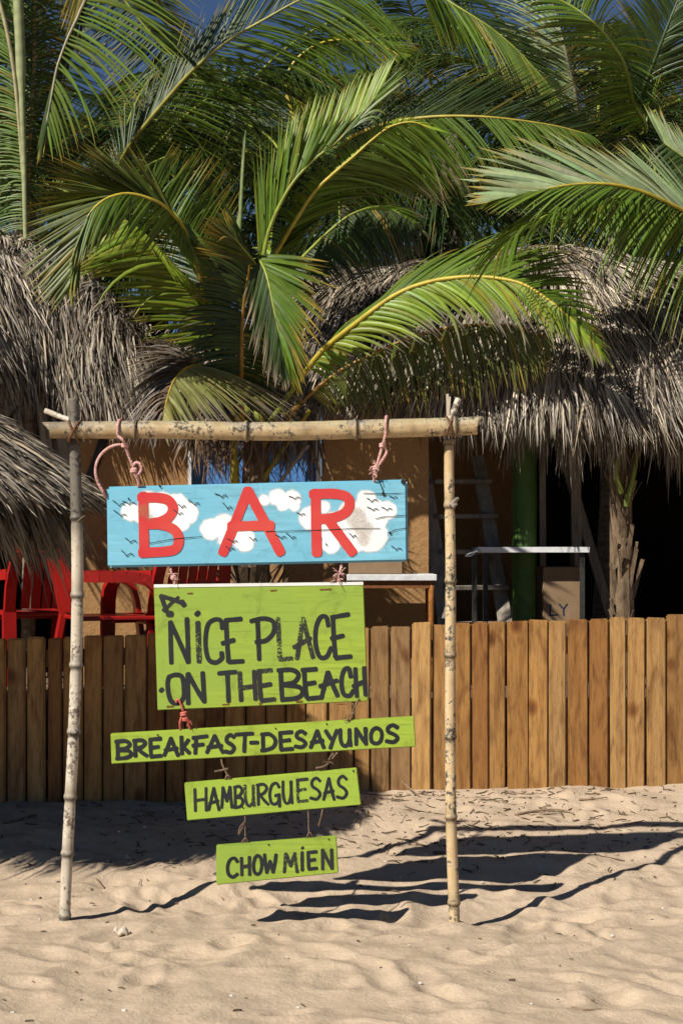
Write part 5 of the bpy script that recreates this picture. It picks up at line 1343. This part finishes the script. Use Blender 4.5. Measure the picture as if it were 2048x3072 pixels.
rope('dark knotted twine between the breakfast and hamburguesas boards at the right', [[(1000, 2260, DS + 0.008), (988, 2275, DS), (985, 2290, DS - 0.004), (968, 2300, DS - 0.006), (948, 2304, DS - 0.004)], [(1012, 2258, DS + 0.008), (990, 2282, DS), (962, 2312, DS + 0.006)]], M['wire'], 0.0038, DS, frays=[(986, 2286, 7, 18)])
rope('thin twine with a hanging loop above the chow mien board at the left', [[(735, 2446, DS + 0.008), (735, 2480, DS + 0.004), (736, 2510, DS + 0.004), (737, 2532, DS + 0.008)], [(733, 2466, DS), (720, 2482, DS - 0.004), (716, 2505, DS - 0.004), (722, 2492, DS - 0.002), (732, 2470, DS)], [(724, 2530, DS + 0.006), (736, 2515, DS), (746, 2527, DS + 0.006)]], M['wire'], 0.003, DS)
rope('thin twine above the chow mien board at the right', [[(924, 2428, DS + 0.008), (925, 2460, DS + 0.004), (926, 2490, DS + 0.004), (929, 2518, DS + 0.008)], [(918, 2516, DS + 0.006), (928, 2498, DS), (940, 2512, DS + 0.006)]], M['wire'], 0.003, DS)
rope('loose twine end hanging below the hamburguesas board', [[(968, 2424, DS + 0.008), (964, 2445, DS + 0.006), (955, 2478, DS + 0.004)]], M['wire'], 0.003, DS)

# ------------------------------------------------------------------ red plastic chairs
def chair(loc, rz, label, k=1.0):
    o = empty('plastic_chair', loc, label, 'chair', 'red plastic chairs on the terrace')
    o.rotation_euler.z = rz
    def put(mb, name, bev=0.006):
        c = mb.build(name, M['red_plastic'], None, bevel=bev)
        c.parent = o
        return c
    # local: x forward (seat front), y sideways, z up
    for s in (-1, 1):
        m = MB()
        pa = catmull([(-0.30, s * 0.24, 0.0), (-0.27, s * 0.235, 0.25), (-0.235, s * 0.225, 0.45)], 6)
        for i in range(5): m.bar(pa[i], pa[i + 1], 0.03, 0.08, (0, 1, 0))
        put(m, 'leg', 0)
        m = MB()
        pa = catmull([(0.27, s * 0.25, 0.0), (0.24, s * 0.26, 0.25), (0.215, s * 0.27, 0.45), (0.19, s * 0.275, 0.58), (0.12, s * 0.275, 0.645)], 9)
        for i in range(8): m.bar(pa[i], pa[i + 1], 0.03, 0.085, (0, 1, 0))
        put(m, 'leg', 0)
        m = MB()
        pa = catmull([(0.16, s * 0.275, 0.635), (0.05, s * 0.275, 0.66), (-0.12, s * 0.265, 0.66), (-0.27, s * 0.235, 0.665)], 7)
        for i in range(6): m.bar(pa[i], pa[i + 1], 0.05, 0.062, (0, 0, 1))
        put(m, 'armrest', 0)
        m = MB()
        pa = catmull([(-0.235, s * 0.225, 0.43), (-0.275, s * 0.225, 0.62), (-0.33, s * 0.20, 0.82)], 6)
        for i in range(5): m.bar(pa[i], pa[i + 1], 0.03, 0.065, (0, 1, 0))
        put(m, 'back_post', 0)
    put(MB().box((-0.235, -0.225, 0.415), (0.235, 0.225, 0.44)).box((0.2, -0.235, 0.38), (0.24, 0.235, 0.4399)), 'seat')
    put(MB().bar((-0.33, -0.215, 0.80), (-0.33, 0.215, 0.80), 0.02, 0.075, (1, 0, 0)), 'top_rail')
    for q in range(5):
        y = -0.13 + q * 0.065
        put(MB().bar((-0.245, y, 0.46), (-0.325, y, 0.78), 0.014, 0.052, (0, 1, 0)), 'back_slat', 0)
    return o
FL = 0.68
def at_floor(px, d): return ((px - 1024) / F * d, d, FL)
chair(at_floor(335, 9.75), 0.35, 'red plastic armchair seen side-on between the left post and the bar sign')
chair(at_floor(95, 10.5), 2.1, 'red plastic armchair under the thatch in the shade left of the bamboo post')
chair(at_floor(500, 10.0), 2.2, 'red plastic armchair half hidden behind the slogan board')

# ------------------------------------------------------------------ things under the right roof
def ptube(name, pts, rad, mat, parent=None, sides=12, n=24, smooth=True):
    return MB().tube(catmull(PP(pts), n), rad, sides).build(name, mat, parent, smooth)
gp = MB()
pa = catmull([P(1573, 1150, 10.5), P(1573, 1500, 10.5), P(1570, 1900, 10.5), (P(1570, 1900, 10.5)[0], 10.5, 0.6)], 30)
o = gp.tube(pa, 0.074 * (1 + 0.03 * np.sin(np.arange(30) * 1.3)), 14).build('green_post', M['green_paint'], None, True)
tag(o, 'thick dark green painted post under the right thatch', 'post')

FL = 0.68
stairs = empty('wooden_stairs', (P(1400, 0, 10.6)[0], 10.6, FL), 'weathered wooden stairs leaning under the right thatch', 'stairs')
MB().bar(P(1262, 1370, 10.75), P(1345, 1930, 10.35), 0.10, 0.045, (0, 1, 0)).build('stringer', M['grey_wood'], stairs, bevel=0.004)
MB().bar(P(1432, 1370, 11.1), P(1525, 1930, 10.55), 0.09, 0.045, (0, 1, 0)).build('stringer', M['grey_wood'], stairs, bevel=0.004)
for k in range(5):
    t = 0.14 + 0.19 * k
    a = P(1262, 1370, 10.75) * (1 - t) + P(1345, 1930, 10.35) * t
    b = P(1432, 1370, 11.1) * (1 - t) + P(1525, 1930, 10.55) * t
    MB().bar(a, b, 0.20, 0.028, (0, 0, 1)).build('tread', M['grey_wood'], stairs, bevel=0.003)

tb = empty('side_table', (P(1180, 0, 9.75)[0], 9.75, FL), 'table with a pale top edge and rusty orange legs right of the slogan board', 'table')
a = P(1040, 1733, 9.7); b = P(1310, 1718, 9.7)
MB().box((a[0], 9.70, a[2] - 0.018), (b[0], 10.15, a[2] + 0.018)).build('table_top', M['white_wood'], tb, bevel=0.003)
MB().box((a[0] + 0.015, 9.725, a[2] - 0.06), (b[0] - 0.015, 9.745, a[2] - 0.019)).build('apron', M['rust'], tb)
for x, y in ((a[0] + 0.03, 9.74), (b[0] - 0.03, 9.74), (a[0] + 0.03, 10.1), (b[0] - 0.03, 10.1)):
    MB().tube(catmull([(x, y, FL), (x, y, a[2] - 0.02)], 6), 0.017, 8).build('leg', M['rust_orange'], tb, True)
bx = P(1120, 1700, 9.9)
o = MB().box((P(1045, 0, 9.9)[0], 9.82, a[2] + 0.019), (P(1205, 0, 9.9)[0], 10.02, a[2] + 0.13)).build('wooden_box', M['cardboard'], None, bevel=0.003)
tag(o, 'plain tan box on the table just below the bar sign', 'box')

dt = empty('bar_table', (P(1600, 0, 10.3)[0], 10.3, FL), 'dark table with a thin pale edge behind the green post', 'table')
a = P(1435, 1648, 10.3); b = P(1768, 1648, 10.3)
MB().box((a[0], 10.3, a[2] - 0.02), (b[0], 10.85, a[2] + 0.014)).build('table_top', M['white_plastic'], dt, bevel=0.002)
MB().bar((a[0] - 0.001, 10.3, a[2] - 0.003), P(1402, 1668, 10.18), 0.034, 0.01, (0, 0, 1)).build('folded_edge', M['white_plastic'], dt)
for x, y in ((P(1455, 0, 10.34)[0], 10.34), (P(1745, 0, 10.34)[0], 10.34), (P(1420, 0, 10.3)[0], 10.24), (P(1745, 0, 10.34)[0], 10.8)):
    MB().bar((x, y, FL), (x, y, a[2] - 0.018), 0.028, 0.028, (0, 1, 0)).build('leg', M['dark_metal'], dt)
o = MB().box((P(1625, 0, 10.5)[0], 10.45, FL), (P(1745, 0, 10.5)[0], 10.8, P(0, 1700, 10.5)[2])).build('cardboard_box', M['cardboard'], None, bevel=0.004)
tag(o, 'cardboard box standing in shade under the dark table', 'box')
for st in ([(1645, 1815), (1652, 1815)], [(1650, 1816), (1648, 1846)], [(1648, 1846), (1672, 1844)], [(1676, 1812), (1688, 1826)], [(1700, 1812), (1690, 1828), (1690, 1846)]):
    strokes_obj('printed_letter', [st], 5, (0, 0), 1.0, M['bird'], o, 10.45, 0.1, st[0][0])

# props of pale timber holding the roof
for lab, pa, wd in (('slanting grey timber roof prop right of the green post', [(1640, 1200, 11.3), (1735, 1525, 11.3)], 0.062),
                    ('broad upright grey roof prop beside the slanting one', [(1722, 1180, 11.22), (1727, 1560, 11.22)], 0.068),
                    ('narrow upright grey roof prop next to the green post', [(1624, 1180, 11.26), (1626, 1560, 11.26)], 0.042)):
    q = PP(pa)
    low = q[0] + (q[1] - q[0]) * (q[0][2] - FL) / (q[0][2] - q[1][2])
    mb = MB().bar(q[0], low, wd, 0.04, (0, 1, 0))
    o = mb.build('roof_prop', M['grey_wood'], None, bevel=0.003)
    tag(o, lab, 'timber prop', 'timber props under the right roof')
o = ptube('timber_brace', [(312, 1318, 10.3), (280, 1410, 10.3), (248, 1490, 10.3), (215, 1600, 10.3)], 0.028, M['dark_metal'])
tag(o, 'dark slanting timber brace against the ochre wall beside the left post', 'timber prop')
o = ptube('palm_branch', [(822, 1480, 9.9), (850, 1432, 9.88), (925, 1335, 9.86)], 0.011, M['grey_wood'])
tag(o, 'dry grey palm stick slanting across the blue window', 'branch')

pt = empty('stunted_palm', (P(1865, 0, 10.0)[0], 10.0, FL), 'rough palm trunk with peeling sheaths in the dark at the right', 'palm tree')
trunk(pt, (P(1865, 0, 10.0)[0], 10.0, FL - 0.05), P(1868, 1180, 10.0), 0.075, 0.06, 'fibre', 30, 0.015, 8)
mb = MB()
for k in range(46):
    z = r_.uniform(0.35, 2.0); a = r_.uniform(-math.pi, 0.3)
    x0 = P(1866, 0, 10.0)[0] + 0.06 * math.cos(a); y0 = 10.0 + 0.06 * math.sin(a)
    mb.bar((x0, y0, z), (x0 + 0.055 * math.cos(a), y0 + 0.055 * math.sin(a), z + r_.uniform(0.08, 0.24)), r_.uniform(0.01, 0.035), 0.004)
mb.build('leaf_sheath', M['fibre'], pt)
for (pa, c) in (([(1862, 1480, 9.9), (1845, 1400, 9.88), (1880, 1300, 9.86)], RGRN), ([(1875, 1520, 9.9), (1900, 1420, 9.9), (1915, 1300, 9.9)], RGRN)):
    q = catmull(PP(pa), 10)
    v, f, c0, c1 = tube_geo(q, np.linspace(0.02, 0.008, 10), 6)
    mesh_np('petiole', v, f, M['rachis'], pt, np.tile(np.array(c) * 0.7, (len(v), 1)), smooth=True)

# ------------------------------------------------------------------ litter on the sand
def litter():
    r = np.random.default_rng(77)
    mb = MB()
    n = 0
    pts = []
    for k in range(1150):
        if k < 680:
            x = r.normal(0.55, 0.75); y = 8.92 - 1.2 * r.random() ** 1.4
        elif k < 900:
            x = r.uniform(-1.9, 1.9); y = r.uniform(7.3, 8.92)
        else:
            x = r.uniform(-1.7, 1.7); y = r.uniform(5.4, 7.5)
        if not -2.0 < x < 2.0: continue
        if k >= 900 and r.random() < 0.55: continue
        pts.append((x, y, k))
    for x, y, k in pts:
        L = 0.005 + 0.03 * r.random() ** 2 if k < 900 else 0.004 + 0.012 * r.random() ** 2
        if r.random() < 0.05: L *= 2.5
        a = r.uniform(0, math.pi)
        z = gz(x, y) + 0.003
        dx, dy = math.cos(a) * L, math.sin(a) * L * 0.9
        rad = r.uniform(0.0012, 0.004)
        p = [(x - dx, y - dy, gz(x - dx, y - dy) + 0.002), (x + r.normal(0, 0.09) * L, y + r.normal(0, 0.09) * L, z + r.uniform(-0.1, 0.15) * L), (x + dx, y + dy, gz(x + dx, y + dy) + 0.001 + r.uniform(-0.1, 0.2) * L)]
        mb.tube(catmull(p, 4), rad, 4)
    o = mb.build('beach_litter', M['litter'])
    tag(o, 'scattered bits of twig and dry leaf on the sand', None, kind='stuff')
    mb = MB()
    for k in range(70):
        x, y = r.uniform(-1.7, 1.7), r.uniform(5.5, 8.8)
        s = r.uniform(0.003, 0.007); z = gz(x, y)
        mb.box((x - s, y - s * 0.7, z - s * 0.3), (x + s * r.uniform(0.4, 1), y + s * 0.6, z + s * r.uniform(0.4, 1.0)))
    o = mb.build('shell_bits', M['grit'])
    tag(o, 'tiny pale shell bits scattered in the sand', None, kind='stuff')
litter()
def on_sand(px, py):
    """sand point seen at a photo pixel"""
    for d in np.arange(5.0, 9.2, 0.005):
        q = P(px, py, d)
        if q[2] <= gz(q[0], d): return np.array([q[0], d, gz(q[0], d)])
    return P(px, py, 9)
def sand_stick(label, pix, rad, lift=0.006, name='stick'):
    q = np.array([on_sand(*p) for p in pix]); q[:, 2] += lift
    o = MB().tube(catmull(q, 16), np.linspace(rad, rad * 0.5, 16), 7).build(name, M['stick'], None, True)
    tag(o, label, 'stick')
sand_stick('curved brown stick lying on the sand near the right post', [(1545, 2448), (1600, 2438), (1660, 2432), (1705, 2438), (1720, 2446)], 0.0075)
sand_stick('straight dark twig lying below the curved stick', [(1590, 2450), (1640, 2446), (1680, 2443)], 0.005)
sand_stick('short reddish twig lying at the lower right of the sand', [(1715, 3030), (1750, 3036), (1800, 3034)], 0.0055)
sand_stick('dark twig lying by the foot of the fence at the right', [(1735, 2402), (1780, 2400), (1820, 2396)], 0.006)
sand_stick('small forked twig near the left post shadow', [(290, 2640), (300, 2655), (312, 2668)], 0.004)
o_ = np.array([on_sand(1205, 2350 + 20)[0], 8.9, 0]); 
b0 = on_sand(1262, 2395); tp = P(1205, 2345, 8.93)
o = MB().tube(catmull([b0 + np.array([0, 0, 0.004]), tp], 5), 0.0035, 6).build('dry_reed', M['stick'], None, True)
tag(o, 'thin tan reed leaning on the fence foot', 'reed')
# shell
c = on_sand(366, 2800)
bm = bmesh.new()
bmesh.ops.create_icosphere(bm, subdivisions=3, radius=0.028)
for v_ in bm.verts:
    a = math.atan2(v_.co.y, v_.co.x)
    v_.co.x *= 1.15 + 0.12 * math.sin(5 * a); v_.co.y *= 0.8
    v_.co.z = v_.co.z * (0.55 + 0.12 * math.sin(7 * a)) + 0.006 * math.sin(v_.co.x * 190)
    v_.co += Vector((c[0], c[1], c[2] + 0.006))
o = mesh_bm('broken_shell', bm, M['shell'])
tag(o, 'small broken brown shell on the sand by the left post', 'shell')
